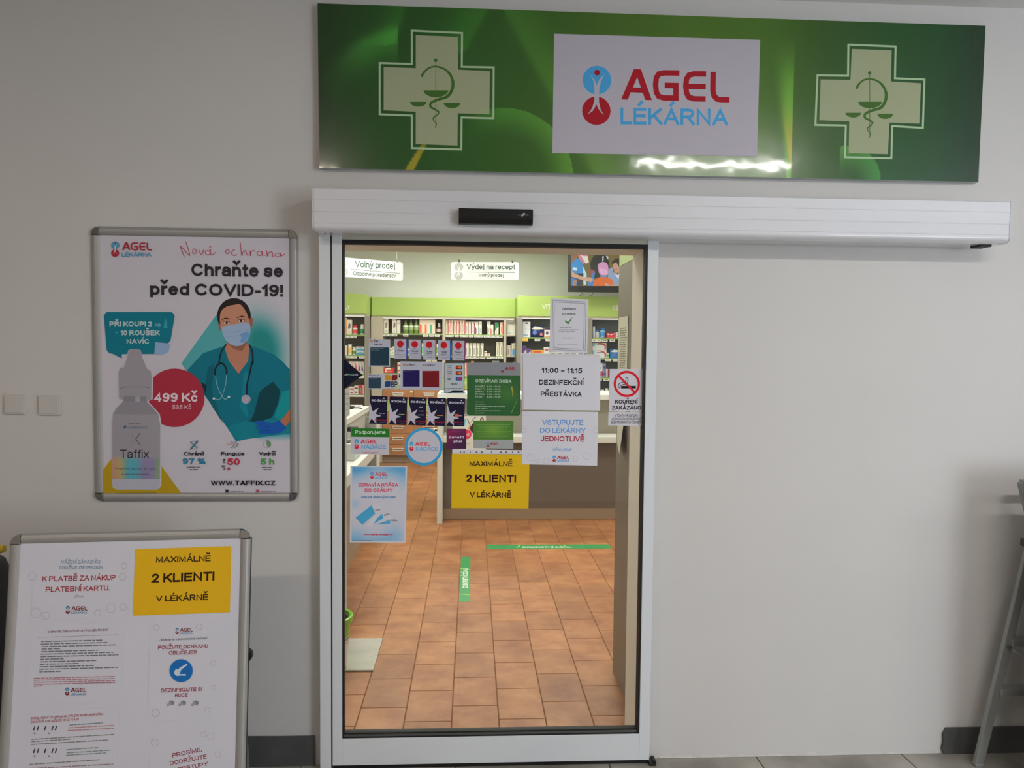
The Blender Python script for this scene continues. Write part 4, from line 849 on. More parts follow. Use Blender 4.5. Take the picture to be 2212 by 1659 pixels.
c.text('lettering', 'Funguje', 478, 983.7, 528.5, 8, (30, 28, 34), bold=.03); c.text('lettering', '50', 491.5, 1004, 518.5, 14.5, (160, 34, 60), bold=.03); c.text('lettering', 's', 492, 1015, 498, 8, (160, 34, 60), bold=.03)
for i, ch in enumerate(('už', 'za')): c.text('lettering', ch, 487, 1015-i*14, 487.01, 5.4, (30, 28, 34), yb=1004-i*13, bold=.02)
c.text('lettering', 'Vydrží', 560, 983.7, 596.5, 8, (30, 28, 34), bold=.03); c.text('lettering', '5 h', 563.5, 1003.5, 593.5, 13.5, (64, 134, 68), bold=.03); c.greek('lettering', 566, 1010, 589, 2.2, (60, 56, 62)); c.greek('lettering', 569, 1014.5, 587, 2.2, (60, 56, 62))
c.stroke('icon', B([(1145, 790), (1070, 880)]), 2.4, (30, 96, 120)); c.stroke('icon', B([(1070, 800), (1140, 865)]), 1.6, (40, 110, 130))
for a in range(0, 360, 30): t_ = math.radians(a); c.stroke('icon', B([(1107+34*math.cos(t_), 835+34*math.sin(t_)), (1107+46*math.cos(t_), 835+46*math.sin(t_))]), .8, (90, 92, 100))
for dx in (0, 35): c.stroke('icon', B([(1475+dx, 798), (1512+dx, 830), (1475+dx, 862)]), .9, (40, 36, 42))
c.stroke('icon', B([(1425, 830), (1480, 820)]), 2, (176, 140, 146)); c.stroke('icon', B(ell(1832, 825, 38, 37, 22)), .7, (110, 110, 116), closed=True); c.poly('icon', B([(1832, 825)]+ell(1832, 825, 36, 36, 14, -90, 60)), (74, 136, 76))
c.text('lettering', 'WWW.TAFFIX.CZ', 456.5, 1047.8, 596.5, 10.5, (18, 16, 24), bold=.03)
c.rect('icon', 488, 1057, 494.5, 1063.3, (34, 36, 50)); c.rect('icon', 554, 1057, 561, 1063, (150, 70, 86)); c.greek('lettering', 498, 1062, 528, 2.4, (120, 118, 126)); c.greek('lettering', 565, 1062, 596, 2.4, (120, 118, 126))
c.done()

# ---- light switches / blank plates
for x0, y0, x1, y1, lb in ((7, 853, 53, 895, 'white square switch plate at the far left of the wall'), (81, 854.5, 131.5, 897, 'white square switch plate nearer the framed poster')):
    a, b_ = at(x0, y0, -.008), at(x1, y1, -.008)
    t = thing('switch_plate', lb, 'switch', ((a.x+b_.x)/2, -.004, b_.z), 'wall switch plates')
    sw = mat('switch_white', (.62, .595, .565), .45)
    MB().box(a.x, b_.x, -.008, -.0005, b_.z, a.z).build('surround', sw, t, bevel=.002)
    MB().box(a.x+.004, b_.x-.011, -.011, -.0075, b_.z+.006, a.z-.003).build('rocker', sw, t, bevel=.0012)

# ---- skirting
def rough_skirt(name, px0, px1, zt, lab=None):
    xa, xb = px0, px1; n = 26; rnd = random.Random(5); top = []; x = xa
    for i in range(n+1): top.append((xa+(xb-xa)*i/n, zt+rnd.uniform(-.002, .002)))
    poly = [(xa, -.012, 0)]+[(x, -.012, z) for x, z in top]+[(xb, -.012, 0)]
    structure(name, MB().prism(poly, (0, .0115, 0)), mat('dark_grey_skirting', (.085, .085, .085), .6, noise=(9, .2, .1)), bevel=0)
zt = at(600, 1592, -.012).z
rough_skirt('baseboard_left', X0, at(680, 1620, -.012).x, zt)
xr = at(2036, 1600, -.012).x; zt2 = at(2150, 1572, -.012).z
structure('baseboard_right', MB().prism([(xr+.012, -.012, 0), (xr, -.012, .02), (xr+.006, -.012, zt2*.5), (xr+.003, -.012, zt2*.75), (xr+.016, -.012, zt2), (X1, -.012, zt2), (X1, -.012, 0)], (0, .0115, 0)), MATS['dark_grey_skirting'])
# chipped plaster edge along the wall foot
mb = MB(); rnd = random.Random(3); x = at(1425, 1640).x; xe = xr-.01
while x < xe:
    l = rnd.uniform(.03, .12); h = rnd.uniform(.004, .013); mb.add([(x, -.004, .0), (min(x+l, xe), -.004, 0), (min(x+l, xe), 0, rnd.uniform(.004, .012)), (x, 0, h), (x, -.0005, 0)], [(0, 1, 2, 3)]); x += l
structure('trim_4', mb, mat('bare_plaster', (.62, .60, .57), .9, noise=(30, .08, .3)))

# ================================================================== A-BOARD
TLp, TRp = (25, 1153), (542.5, 1141)
lo_, hi_ = .3, 1.5
for _ in range(50):
    zt_ = (lo_+hi_)/2; a, b_ = fl(*TLp, zt_), fl(*TRp, zt_)
    if (a-b_).length > .742: lo_ = zt_
    else: hi_ = zt_
u_ = (b_-a).normalized(); perp = Vector((u_.y, -u_.x, 0))       # towards the camera
lo_, hi_ = 0, 40
def brp(phi):
    d = perp*math.sin(phi)+Vector((0, 0, -math.cos(phi))); p = b_ + d*.78; v = p-CAM
    return 1106+F*v.dot(RX)/v.dot(FW), 829.5+F*v.dot(DN)/v.dot(FW)
best = min(range(0, 300), key=lambda i: abs(brp(math.radians(i/10))[0]-(533.5+ (brp(math.radians(i/10))[1]-1659)*-.015)))
phi = math.radians(best/10)
phi = min(max(phi, math.radians(9)), math.radians(20))
d_ = perp*math.sin(phi)+Vector((0, 0, -math.cos(phi))); n_ = u_.cross(-d_).normalized()
if n_.dot(CAM-a) < 0: n_ = -n_
HB = (zt_-.035)/math.cos(phi); WB = (b_-a).length
print('ABOARD z top %.3f width %.3f tilt %.1f height %.3f' % (zt_, WB, math.degrees(phi), HB), a, b_)
org = a + d_*HB
ab = thing('a_board', 'grey framed pavement board with notices standing at the lower left', 'display board', ((a+b_)/2+d_*HB/2).xy.to_3d())
MX = Matrix((u_, -n_, -d_)).transposed().to_4x4(); MX.translation = org
snap_frame(ab, MX, WB, HB)
MB().box(.012, WB-.012, -.006, .0, .012, HB-.012).build('backing_sheet', mat('board_sheet', alb((174, 174, 184), KE), .6, spec=.22), ab, tr=MX)
for xx in (.004, WB-.004): MB().box(xx-.004, xx+.004, .0, .02, -.03, HB-.03).build('side_channel', BLACK, ab, tr=MX)
# rear frame leaning to the wall
d2 = -perp*math.sin(math.radians(13))+Vector((0, 0, -math.cos(math.radians(13))))
for xx in (.07, WB-.07):
    top = a+u_*xx-n_*.035-Vector((0, 0, .04)); L_ = (top.z-.01)/math.cos(math.radians(13))
    MB().bar(top, top+d2*L_, .022, .022, up=u_).build('rear_leg', ALU, ab)
for f_ in (.02, .93):
    p0 = a+u_*.07-n_*.035-Vector((0, 0, .04))+d2*(f_*L_); MB().bar(p0, p0+u_*(WB-.14), .02, .02).build('rear_rail', ALU, ab)
for ti in (at(540, 1421, (b_+d_*.45).y),):
    p = b_+d_*((1421-1141)/520*.78)+u_*(-.002)-n_*.03
    MB().tube([p-u_*.012-n_*.02, p-u_*.012+n_*.012], [.022, .022], 18).build('hinge_knob', BLACK, ab)
for xx in (.05, WB-.05): 
    p0 = org+u_*xx; MB().box(xx-.02, xx+.02, -.01, .012, -.035, .0).build('foot', BLACK, ab, tr=MX)
p_on = a - n_*-.006
cb = Canvas(a+n_*.0062, n_, ab)
Z5 = lambda pts: [(x*.25316, 1120+y*.25316) for x, y in pts]; Z6 = lambda pts: [(x*.25316, 1380+y*.25316) for x, y in pts]
def ab_sheet(label, pts, col, name='paper_notice'):
    P_ = [cb.pt(*q_) for q_ in pts]; lo = min(P_, key=lambda q_: q_.z)
    t = thing(name, label, 'notice', lo); MB().prism([q_+n_*.0003 for q_ in P_], n_*.0005).build('sheet', ink(col) if col else PAPER, t)
    cc = Canvas(P_[0]+n_*.0009, n_, t); return cc
PB = (174, 174, 184)
c = ab_sheet('yellow notice limiting the shop to two clients, on the standing board', Z5([(1155, 262), (1975, 235), (1962, 800), (1133, 830)]), (232, 182, 28))
c.text('lettering', 'MAXIMÁLNĚ', 337, 1215.5, 455, 13.5, (44, 30, 14), yb=1212.5, bold=.015); c.text('lettering', '2 KLIENTI', 325.5, 1259, 463, 20, (36, 20, 8), yb=1254, bold=.025); c.text('lettering', 'V LÉKÁRNĚ', 336.5, 1300, 449.5, 13.5, (44, 30, 14), yb=1296, bold=.015); c.done()
c = ab_sheet('white notice in blue and red about paying by card', Z5([(300, 295), (1110, 280), (1095, 850), (262, 875)]), (174, 174, 184))
c.text('lettering', 'VÁŽENÍ ZÁKAZNÍCI,', 132, 1217.5, 218, 7.6, (74, 110, 138), yb=1216.5, bold=.0); c.text('lettering', 'POUŽÍVEJTE PROSÍM', 127.5, 1230.5, 221, 7.6, (74, 110, 138), yb=1229.3, bold=0)
c.text('lettering', 'K PLATBĚ ZA NÁKUP', 91, 1256, 249.5, 11.8, (136, 44, 56), yb=1253, bold=.01); c.text('lettering', 'PLATEBNÍ KARTU.', 98.5, 1279, 237, 11.8, (136, 44, 56), yb=1275.5, bold=.01); c.text('lettering', 'DĚKUJI', 160, 1290, 180.5, 4, (110, 120, 130))
agel(c, 142, 1308.5, 189, 1326, paper=PB, red=(104, 30, 40), blue=(70, 120, 150))
for x, y, r in ((78, 1324, 12), (99, 1330, 9), (240, 1313, 11), (211, 1324, 8), (266, 1311, 8), (265, 1246, 8), (268, 1222, 7), (70, 1245, 9)): c.stroke('pattern', ell(x, y, r, n=6), .6, (140, 138, 144), closed=True)
c.done()
c = ab_sheet('white sheet of small grey and red print, left column of the board', Z5([(268, 905), (1060, 890)])+Z6([(1035, 540), (215, 560)]), (174, 174, 184))
c.text('lettering', 'CHRAŇTE ZDRAVÍ SVÉ I SVÝCH LÉKÁRNÍKŮ!', 102.5, 1367, 233.5, 4.6, (92, 50, 66), yb=1362.3, bold=.01); c.stroke('print', [(80, 1377), (256, 1371)], .7, (120, 118, 122))
yy = 1387
for i, (xa, xb) in enumerate(((89, 221), (88, 232), (90, 256), (90, 130), (89, 212), (88, 245), (88, 256), (87, 138), (86, 208), (86, 170), (86, 208), (85, 254), (85, 132))): c.greek('lettering', xa, yy, xb, 3.4, (96, 96, 104), yb=yy-(xb-xa)*.025); yy += 5.45
for i in range(5): c.greek('lettering', 73, 1466+i*4.4, (249, 249, 249, 249, 90)[i], 2.8, (150, 98, 112), yb=1462-.0+i*4.4-(0 if i < 4 else -2))
c.greek('lettering', 169, 1477, 249, 2.6, (136, 100, 110), yb=1474); agel(c, 141, 1484.5, 187, 1502, paper=PB, red=(104, 30, 40), blue=(70, 120, 150)); c.done()
c = ab_sheet('white notice with a blue round mask symbol on the board', Z5([(1282, 890), (1868, 880)])+Z6([(1858, 680), (1260, 705)]), (174, 174, 184))
agel(c, 379, 1355.5, 416.5, 1370, paper=PB, red=(104, 30, 40), blue=(70, 120, 150)); c.text('lettering', 'Lékárna je zdravotnické zařízení', 343, 1384.5, 448, 4.6, (90, 88, 98), yb=1380.5)
c.text('lettering', 'POUŽIJTE OCHRANU', 341.5, 1402.5, 449, 8.4, (128, 52, 66), yb=1399.5, bold=.012); c.text('lettering', 'OBLIČEJE!!!', 364.5, 1414.5, 424.5, 8.4, (128, 52, 66), yb=1413, bold=.012)
c.poly('symbol', Z6(ell(1546, 272, 104, 102, 36)), (150, 156, 168)); c.poly('symbol', Z6(ell(1546, 271, 99, 98, 36)), (22, 92, 156))
c.poly('symbol', Z6([(1485, 285), (1500, 258), (1525, 262), (1530, 248), (1592, 212), (1600, 222), (1548, 262), (1530, 300), (1588, 300), (1585, 314), (1540, 312), (1510, 316), (1490, 300)]), (170, 180, 192))
c.text('lettering', 'DEZINFIKUJTE SI', 348, 1495.5, 436.5, 8.4, (128, 52, 66), yb=1492, bold=.012); c.text('lettering', 'RUCE', 378, 1506, 405.5, 8.2, (128, 52, 66), yb=1505, bold=.012)
for x in (1465, 1565, 1672):
    c.poly('pictogram', Z6(ell(x, 545, 24, 20, 12)), (112, 112, 118)); c.poly('pictogram', Z6([(x-45, 560), (x-10, 535), (x, 560), (x-35, 575)]), (134, 134, 140))
for x, y, r in ((1335, 930, 9), (1700, 925, 9), (1820, 205, 8), (1770, 605, 8), (1330, 630, 12), (1825, 415, 7)): c.stroke('pattern', Z6(ell(x, y if y < 700 else y-1027, r*3, n=6)), .6, (142, 140, 146), closed=True)
c.done()
c = ab_sheet('white sheet headed in red with small black pictures, bottom left of the board', Z6([(240, 600), (1020, 585), (985, 1300), (205, 1310)]), (174, 174, 184))
c.text('lettering', 'ZÁKLADNÍ OCHRANA PROTI KORONAVIRU', 66, 1554.5, 223, 5.4, (136, 50, 66), yb=1545, bold=.01); c.text('lettering', 'ZAČÍNÁ U KAŽDÉHO Z NÁS!', 65.5, 1562.5, 170, 5.4, (136, 50, 66), yb=1556, bold=.01)
for dy in (0, 49):
    for x0 in (71, 79, 94.5, 110.5, 118): c.poly('picture', [(x0, 1577+dy), (x0+3.5, 1568+dy), (x0+6, 1567.5+dy), (x0+4.5, 1572+dy), (x0+3, 1578+dy)], (52, 52, 58))
    for x0 in (73, 104): c.poly('picture', ell(x0+2, 1584+dy, 3, 2.2, 8), (130, 130, 134))
for i, (x0, x1, y, y2, cl) in enumerate(((150, 222, 1567, 1562, (100, 112, 118)), (148, 246, 1573, 1567.5, (160, 110, 116)), (146, 246, 1579, 1574, (160, 110, 116)), (68, 248, 1598, 1587, (110, 108, 112)), (68, 158, 1603, 1597, (110, 108, 112)), (67, 234, 1609, 1599, (110, 108, 112)), (144, 212, 1620, 1615.5, (110, 124, 120)), (144, 243, 1627, 1621, (110, 124, 120)), (143, 230, 1632, 1627, (110, 124, 120)), (64, 220, 1652, 1641.5, (110, 108, 112)), (64, 245, 1661, 1651, (130, 104, 110)))): c.greek('lettering', x0, y, x1, 3.0, cl, yb=y2)
c.done()
c = ab_sheet('white notice in red tilted print, bottom right of the board', Z6([(1285, 870), (1860, 770), (1890, 1400), (1250, 1420)]), (174, 174, 184))
for t_, x0, y0, x1, y1 in (('PROSÍME,', 372.5, 1636.5, 436.5, 1623), ('DODRŽUJTE', 367.5, 1653.5, 447, 1638), ('ROZESTUPY', 364, 1671, 450, 1654)): c.text('lettering', t_, x0, y0, x1, 9.4, (118, 46, 58), yb=y1, bold=.01)
for x, y, r in ((335, 1604, 9), (455, 1590, 8), (470, 1630, 7), (440, 1585, 6)): c.stroke('pattern', ell(x, y, r, n=6), .6, (142, 140, 146), closed=True)
c.done()

# ---- yellow handled cart at the very left edge
ty = -.35; q1 = at(6, 1185, ty); 
t = thing('cleaning_trolley', 'dark sack trolley with yellow handle at the left edge behind the board', 'trolley', (q1.x-.2, ty, 0))
MB().tube([(q1.x-.40, ty, q1.z-.03), (q1.x-.1, ty, q1.z-.012), (q1.x-.012, ty, q1.z-.002), (q1.x+.006, ty, q1.z+.0)], [.014, .015, .015, .012], 12).build('handle', mat('yellow_plastic', (.55, .40, .02), .4), t)
q2 = at(4, 1300, ty)
MB().lathe((q2.x-.17, ty+.02, .0), [(.12, .02), (.15, .06), (.16, .4), (.165, q1.z-.10), (.15, q1.z-.06), (.02, q1.z-.05)], 20).build('sack', mat('dark_grey_cloth', (.05, .05, .055), .8, noise=(8, .2, .3)), t)
MB().tube([(q1.x-.38, ty, .04), (q1.x-.38, ty, q1.z-.03)], .012, 8).build('pole', STEELD, t)

# ================================================================== STEP LADDER
ly = -.10
p_top, p_bot = at(2222, 1178, ly-.02), at(2113, 1632, ly)
ld = thing('step_ladder', 'aluminium step ladder standing against the wall at the right edge', 'ladder', (p_bot.x+.35, ly-.15, 0))
LM = mat('worn_aluminium', (.33, .34, .33), .5, .5)
u1 = Vector((p_bot.x, ly, .003)); rise = (p_top-p_bot); u2 = u1 + rise*1.02
wd_ = .62
MB().bar(u1, u2, .036, .02, up=(0, 1, 0)).build('rail', LM, ld, bevel=.003)
v1 = Vector((u1.x+wd_, ly, .003)); v2 = Vector((u2.x+.10, ly, u2.z))
MB().bar(v1, v2, .036, .02, up=(0, 1, 0)).build('rail', LM, ld, bevel=.003)
for z_ in (at(2160, 1490, ly).z, .50, .72):
    f_ = z_/u2.z; xa = u1.x+(u2.x-u1.x)*f_; xb_ = u1.x+wd_+(u2.x+.1-u1.x-wd_)*f_
    MB().box(xa+.008, xb_, ly-.03, ly+.02, z_-.013, z_+.013).build('step', LM, ld, bevel=.003)
MB().box(u2.x+.02, u2.x+.30, ly-.09, ly+.06, u2.z, u2.z+.03).build('platform', mat('dark_platform', (.10, .10, .10), .6), ld, bevel=.004)
a1, a2 = at(2178, 1397, ly-.02), at(2235, 1432, ly-.02)
MB().bar(a1, a2+Vector((.1, -.1, -.06)), .014, .005).build('spreader_arm', LM, ld); MB().tube([a1+Vector((0, -.012, 0)), a1+Vector((0, .012, 0))], .008, 10).build('rivet', STEELD, ld)
g1 = at(2203, 1041, ly-.02)
g2_ = at(2240, 1190, ly-.02)
MB().bar((g2_.x, ly-.02, g2_.z), (g1.x+.004, ly-.02, g1.z), .022, .02, up=(0, 1, 0)).build('guard_rail', LM, ld, bevel=.003)
MB().bar((g1.x+.25, ly-.02, u2.z), (g1.x+.2, ly-.02, g1.z), .022, .02, up=(0, 1, 0)).build('guard_rail', LM, ld, bevel=.003)
MB().bar((g1.x+.004, ly-.02, g1.z), (g1.x+.2, ly-.02, g1.z), .02, .02).build('guard_rail', LM, ld, bevel=.003)
MB().box(u1.x-.018, u1.x+.022, ly-.013, ly+.013, 0, .012).build('foot', LM, ld, bevel=.003)
sc_ = thing('shadow_stand', 'unseen grey panel on feet added to cast the wall shadow at the right', 'shadow caster', (2.45, -.28, 0))  # unseen panel, added to cast the shadow on the wall by the ladder
MB().box(2.08, 2.9, -.295, -.27, .04, 1.19).build('panel', mat('stand_grey', (.30, .29, .27), .5), sc_, bevel=.003)
for xa in (2.2, 2.7): MB().box(xa, xa+.05, -.42, -.20, 0, .04).build('foot', STEELD, sc_, bevel=.003)

# ================================================================== SHOP INTERIOR
I = lambda r, g, b_, rough=.5: mat('i_%d_%d_%d' % (r, g, b_), alb((r, g, b_), KI), rough)
LIME = mat('lime_laminate', alb((178, 206, 106), .98), .4); GREYB = mat('grey_beige_laminate', (.30, .28, .24), .5); BEIGE = mat('beige_laminate', (.55, .49, .38), .5)
DARKB = mat('dark_shelf_back', (.27, .245, .19), .7); DARKS = mat('dark_blue_shelf_back', (.23, .27, .29), .7); BROWN = mat('taupe_laminate', (.175, .145, .12), .5); PLN = mat('light_taupe_plinth', (.36, .27, .19), .5)
WHITEL = mat('white_laminate', (.74, .75, .70), .35); WOOD = mat('alder_wood', (.47, .21, .085), .45, noise=(5, .12, .05)); SHB = mat('shelf_board_grey', (.24, .235, .19), .5)
LAB = mat('label_white', (.80, .80, .72), .5); RAILG = mat('label_rail_green', (.25, .40, .10), .5)
def shelving(label, Yf, xl, xr, posts, ftop, fbot, boards, back, post_m, labels, zb=0.0, filler=None):
    zt_, zf = at(*ftop, Yf).z, at(*fbot, Yf).z; Yb = Yf+.40
    t = thing('shelving_unit', label, 'shelving', ((xl+xr)/2, Yf, zb))
    MB().box(xl, xr, Yf, 8.28, zf, zt_).build('fascia', LIME, t, bevel=.003)
    MB().box(xl, xr, Yb-.02, Yb, zb, zf).build('back_panel', back, t)
    MB().box(xl, xr, Yf+.01, Yb-.02, zf-.022, zf-.002).build('top_board', BEIGE, t, bevel=.001)
    PXs = []
    for p0, p1 in posts:
        a, b_ = at(p0, 760, Yf).x, at(p1, 760, Yf).x; PXs.append((a, b_)); MB().box(a, b_, Yf+.005, Yb-.02, zb, zf-.02).build('upright', post_m, t, bevel=.001)
    MB().box(xl+.02, xr-.02, Yf+.012, Yf+.035, zf-.034, zf-.023).build('led_strip_light', emit('shelf_led', (1, .93, .78), SHELF_LED*.12), t)
    for i in range(len(PXs)-1):
        a, b_ = PXs[i][1], PXs[i+1][0]
        for zt2 in boards[i]:
            MB().box(a, b_, Yf+.012, Yb-.02, zt2-.022, zt2).build('shelf', SHB if i < 3 else SHB, t)
            if b_-a > .25: MB().box(a, b_, Yf+.007, Yf+.012, zt2-.020, zt2-.002).build('label_rail', RAILG, t)
    for x_, z_, b2 in ((xl, xr, 0),):
        MB().box(xl+.05, xr-.05, Yf+.27, Yf+.31, zt_+.001, zt_+.012).build('added_uplight', emit('uplight_glow', (1, .96, .88), SHELF_LED*.45), t)  # strip added to brighten the wall above the fascia, hidden from view
    for (p0, p1, y0, y1) in labels:
        q0, q1 = at(p0, y0, Yf), at(p1, y1, Yf)
        l = MB().box(q0.x, q1.x, Yf+.001, Yf+.004, q1.z, q0.z).build('price_label', LAB, t)
        cc = MB(); n = max(1, int((p1-p0)/9)); wd = (q1.x-q0.x)/n
        for j in range(n): cc.box(q0.x+wd*(j+.2), q0.x+wd*(j+.8), Yf, Yf+.001, q1.z+(q0.z-q1.z)*.4, q1.z+(q0.z-q1.z)*.65)
        tag(cc.build('small_print', ink((110, 110, 100), 1), l), kind='stuff')
    return t
YC, YS, PC, PS = 7.80, 7.37, 7.87, 7.44
def bz(px, py, Y): return at(px, py, Y).z
cz = [bz(900, 720.5, PC), bz(900, 767, PC), bz(900, 806, PC)]; cz2 = [bz(1020, 722.5, PC), bz(1020, 769, PC), bz(1020, 813, PC)]; cz3 = [bz(1105, 724, PC), bz(1105, 769, PC), bz(1105, 806, PC)]
lz = [bz(770, 723, PS), bz(770, 767, PS), bz(770, 809, PS), bz(770, 852, PS)]; rz = [bz(1150, 728.5, PS), bz(1150, 770, PS), bz(1150, 815, PS), bz(1150, 852, PS)]; rz2 = [bz(1300, 729.5, PS), bz(1300, 773.5, PS), bz(1300, 815, PS), bz(1300, 852, PS)]
xcl, xcr = at(801, 760, YC).x+.008, at(1117.5, 760, YS).x-.004
zd = at(900, 816, YC).z
cu = shelving('long recessed middle shelving unit of the back wall under the lime fascia', YC, xcl, xcr, [(801, 828), (955.5, 962), (1088, 1093.5)], (950, 643.5), (950, 684), [cz, cz2], DARKB, BEIGE,
    [(828.5, 858, 721.5, 726.5), (871, 882, 722, 727), (913.5, 925, 723, 727.5), (927, 937.5, 723, 727.5), (939, 949.5, 723, 727.5), (962, 980, 724, 728), (982, 991, 724, 728), (993, 1011.5, 724, 728.3), (1013, 1022.5, 724.2, 728.5), (1024.5, 1043, 724.3, 728.7), (1045, 1085.5, 724.5, 729.3),
     (1005, 1014, 770, 774.3), (1015.5, 1036, 770.2, 774.5), (1037.5, 1048, 770.5, 774.7), (1051, 1062, 770.7, 775), (1064, 1074, 771, 775.2), (1076, 1086.5, 771.2, 775.4), (843, 852, 768.5, 772.5)], zb=zd)
su = shelving('left shelving unit of the back wall standing forward under lime fascia', YS, at(600, 760, YS).x, at(791, 760, YS).x, [(600, 606), (695, 700), (787.5, 791)], (760, 634.5), (760, 678), [lz, lz], DARKB, GREYB,
    [(741, 770, 726, 730.5), (748, 770.5, 769.5, 774), (775.5, 787.4, 769.7, 774), (775, 786.5, 812, 817), (756, 787, 853.5, 857.5)])
ru = shelving('right shelving unit of the back wall standing forward under lime fascia', YS, at(1117.5, 760, YS).x, at(1398, 760, YS).x, [(1117.5, 1128), (1270, 1279), (1392, 1398)], (1230, 640), (1230, 684), [rz, rz2], DARKS, GREYB,
    [(1155, 1167, 732, 736.5), (1178.5, 1190, 732, 736.8), (1278.5, 1299, 732.5, 738), (1300.5, 1312.5, 733, 738), (1317, 1328.5, 733, 738), (1336, 1345, 733.5, 738), (1307.5, 1320, 775.5, 780.5), (1325, 1337, 775.7, 781), (1297, 1300, 818, 822.5), (1303.5, 1316, 818, 823)])
q0, q1 = at(1128.5, 729.5, YS), at(1141, 737, YS); MB().box(q0.x, q1.x, YS, YS+.004, q1.z, q0.z).build('promotion_label', mat('label_yellow', (.75, .48, .06), .5), ru)
for par, Yf, items in ((su, YS, [('Y', 740, 647.5, 746.5, 9), ('LY', 744.5, 668.5, 756, 9.5)]), (ru, YS, [('VITAMINY', 1171, 667, 1228, 9.5), ('SEX', 1323, 669, 1344, 9.5)])):
    cc = Canvas((0, Yf, 0), (0, -1, 0), par, 1.15, base=.0008)
    for t_, xa, y, xb, cp in items: cc.text('lettering', t_, xa, y, xb, cp, (240, 245, 225), bold=.03)
    cc.done()

# narrow bay between the middle and the right unit
na, nb = at(1093.5, 760, YC).x+.001, xcr
for zt2 in cz3: MB().box(na, nb, YC+.012, 8.18, zt2-.018, zt2).build('shelf', BEIGE, cu)
# drawers below the middle unit
dz_ = [at(900, y, YC).z for y in (816.5, 840.5, 864.5, 888.5, 912, 936.5, 960, 984)]
dx_ = [at(p_, 900, YC).x for p_ in (826, 893, 960, 1027)]
dc = thing('drawer_cabinet', 'alder wood drawer cabinet with lime rows below the middle shelves', 'cabinet', ((dx_[0]+dx_[3])/2, YC, 0))
MB().box(dx_[0], dx_[3], YC+.018, 8.25, dz_[-1], zd-.001).build('carcass', WOOD, dc)
MB().box(xcl, dx_[0]-.004, YC+.01, 8.25, 0, zd-.001).build('filler_panel', BEIGE, dc)
MB().box(dx_[0]-.03, dx_[3], YC+.06, 8.2, 0, dz_[-1]-.002).build('plinth', PLN, dc)
hm = mat('handle_white', (.78, .78, .70), .35)
for i in range(7):
    for j in range(3):
        z1_, z0_ = dz_[i]-.002, dz_[i+1]+.002; a, b_ = dx_[j]+.002, dx_[j+1]-.002
        d = MB().box(a, b_, YC, YC+.018, z0_, z1_).build('drawer', LIME if i in (0, 2) else WOOD, dc, bevel=.002, seg=1)
        m_ = (a+b_)/2; zc = (z0_+z1_)/2+.01
        mb = MB(); mb.box(m_-.077, m_+.077, YC-.022, YC, zc+.006, zc+.016); mb.box(m_-.068, m_+.068, YC-.008, YC, zc-.026, zc-.008); mb.box(m_-.07, m_-.064, YC-.02, YC, zc-.02, zc+.01); mb.box(m_+.064, m_+.07, YC-.02, YC, zc-.02, zc+.01)
        mb.build('handle', hm, d)
q = at(888.5, 846, YC); MB().box(q.x-.017, q.x+.017, YC-.006, YC, q.z-.014, q.z+.014).build('lock_plate', hm, dc, bevel=.002)

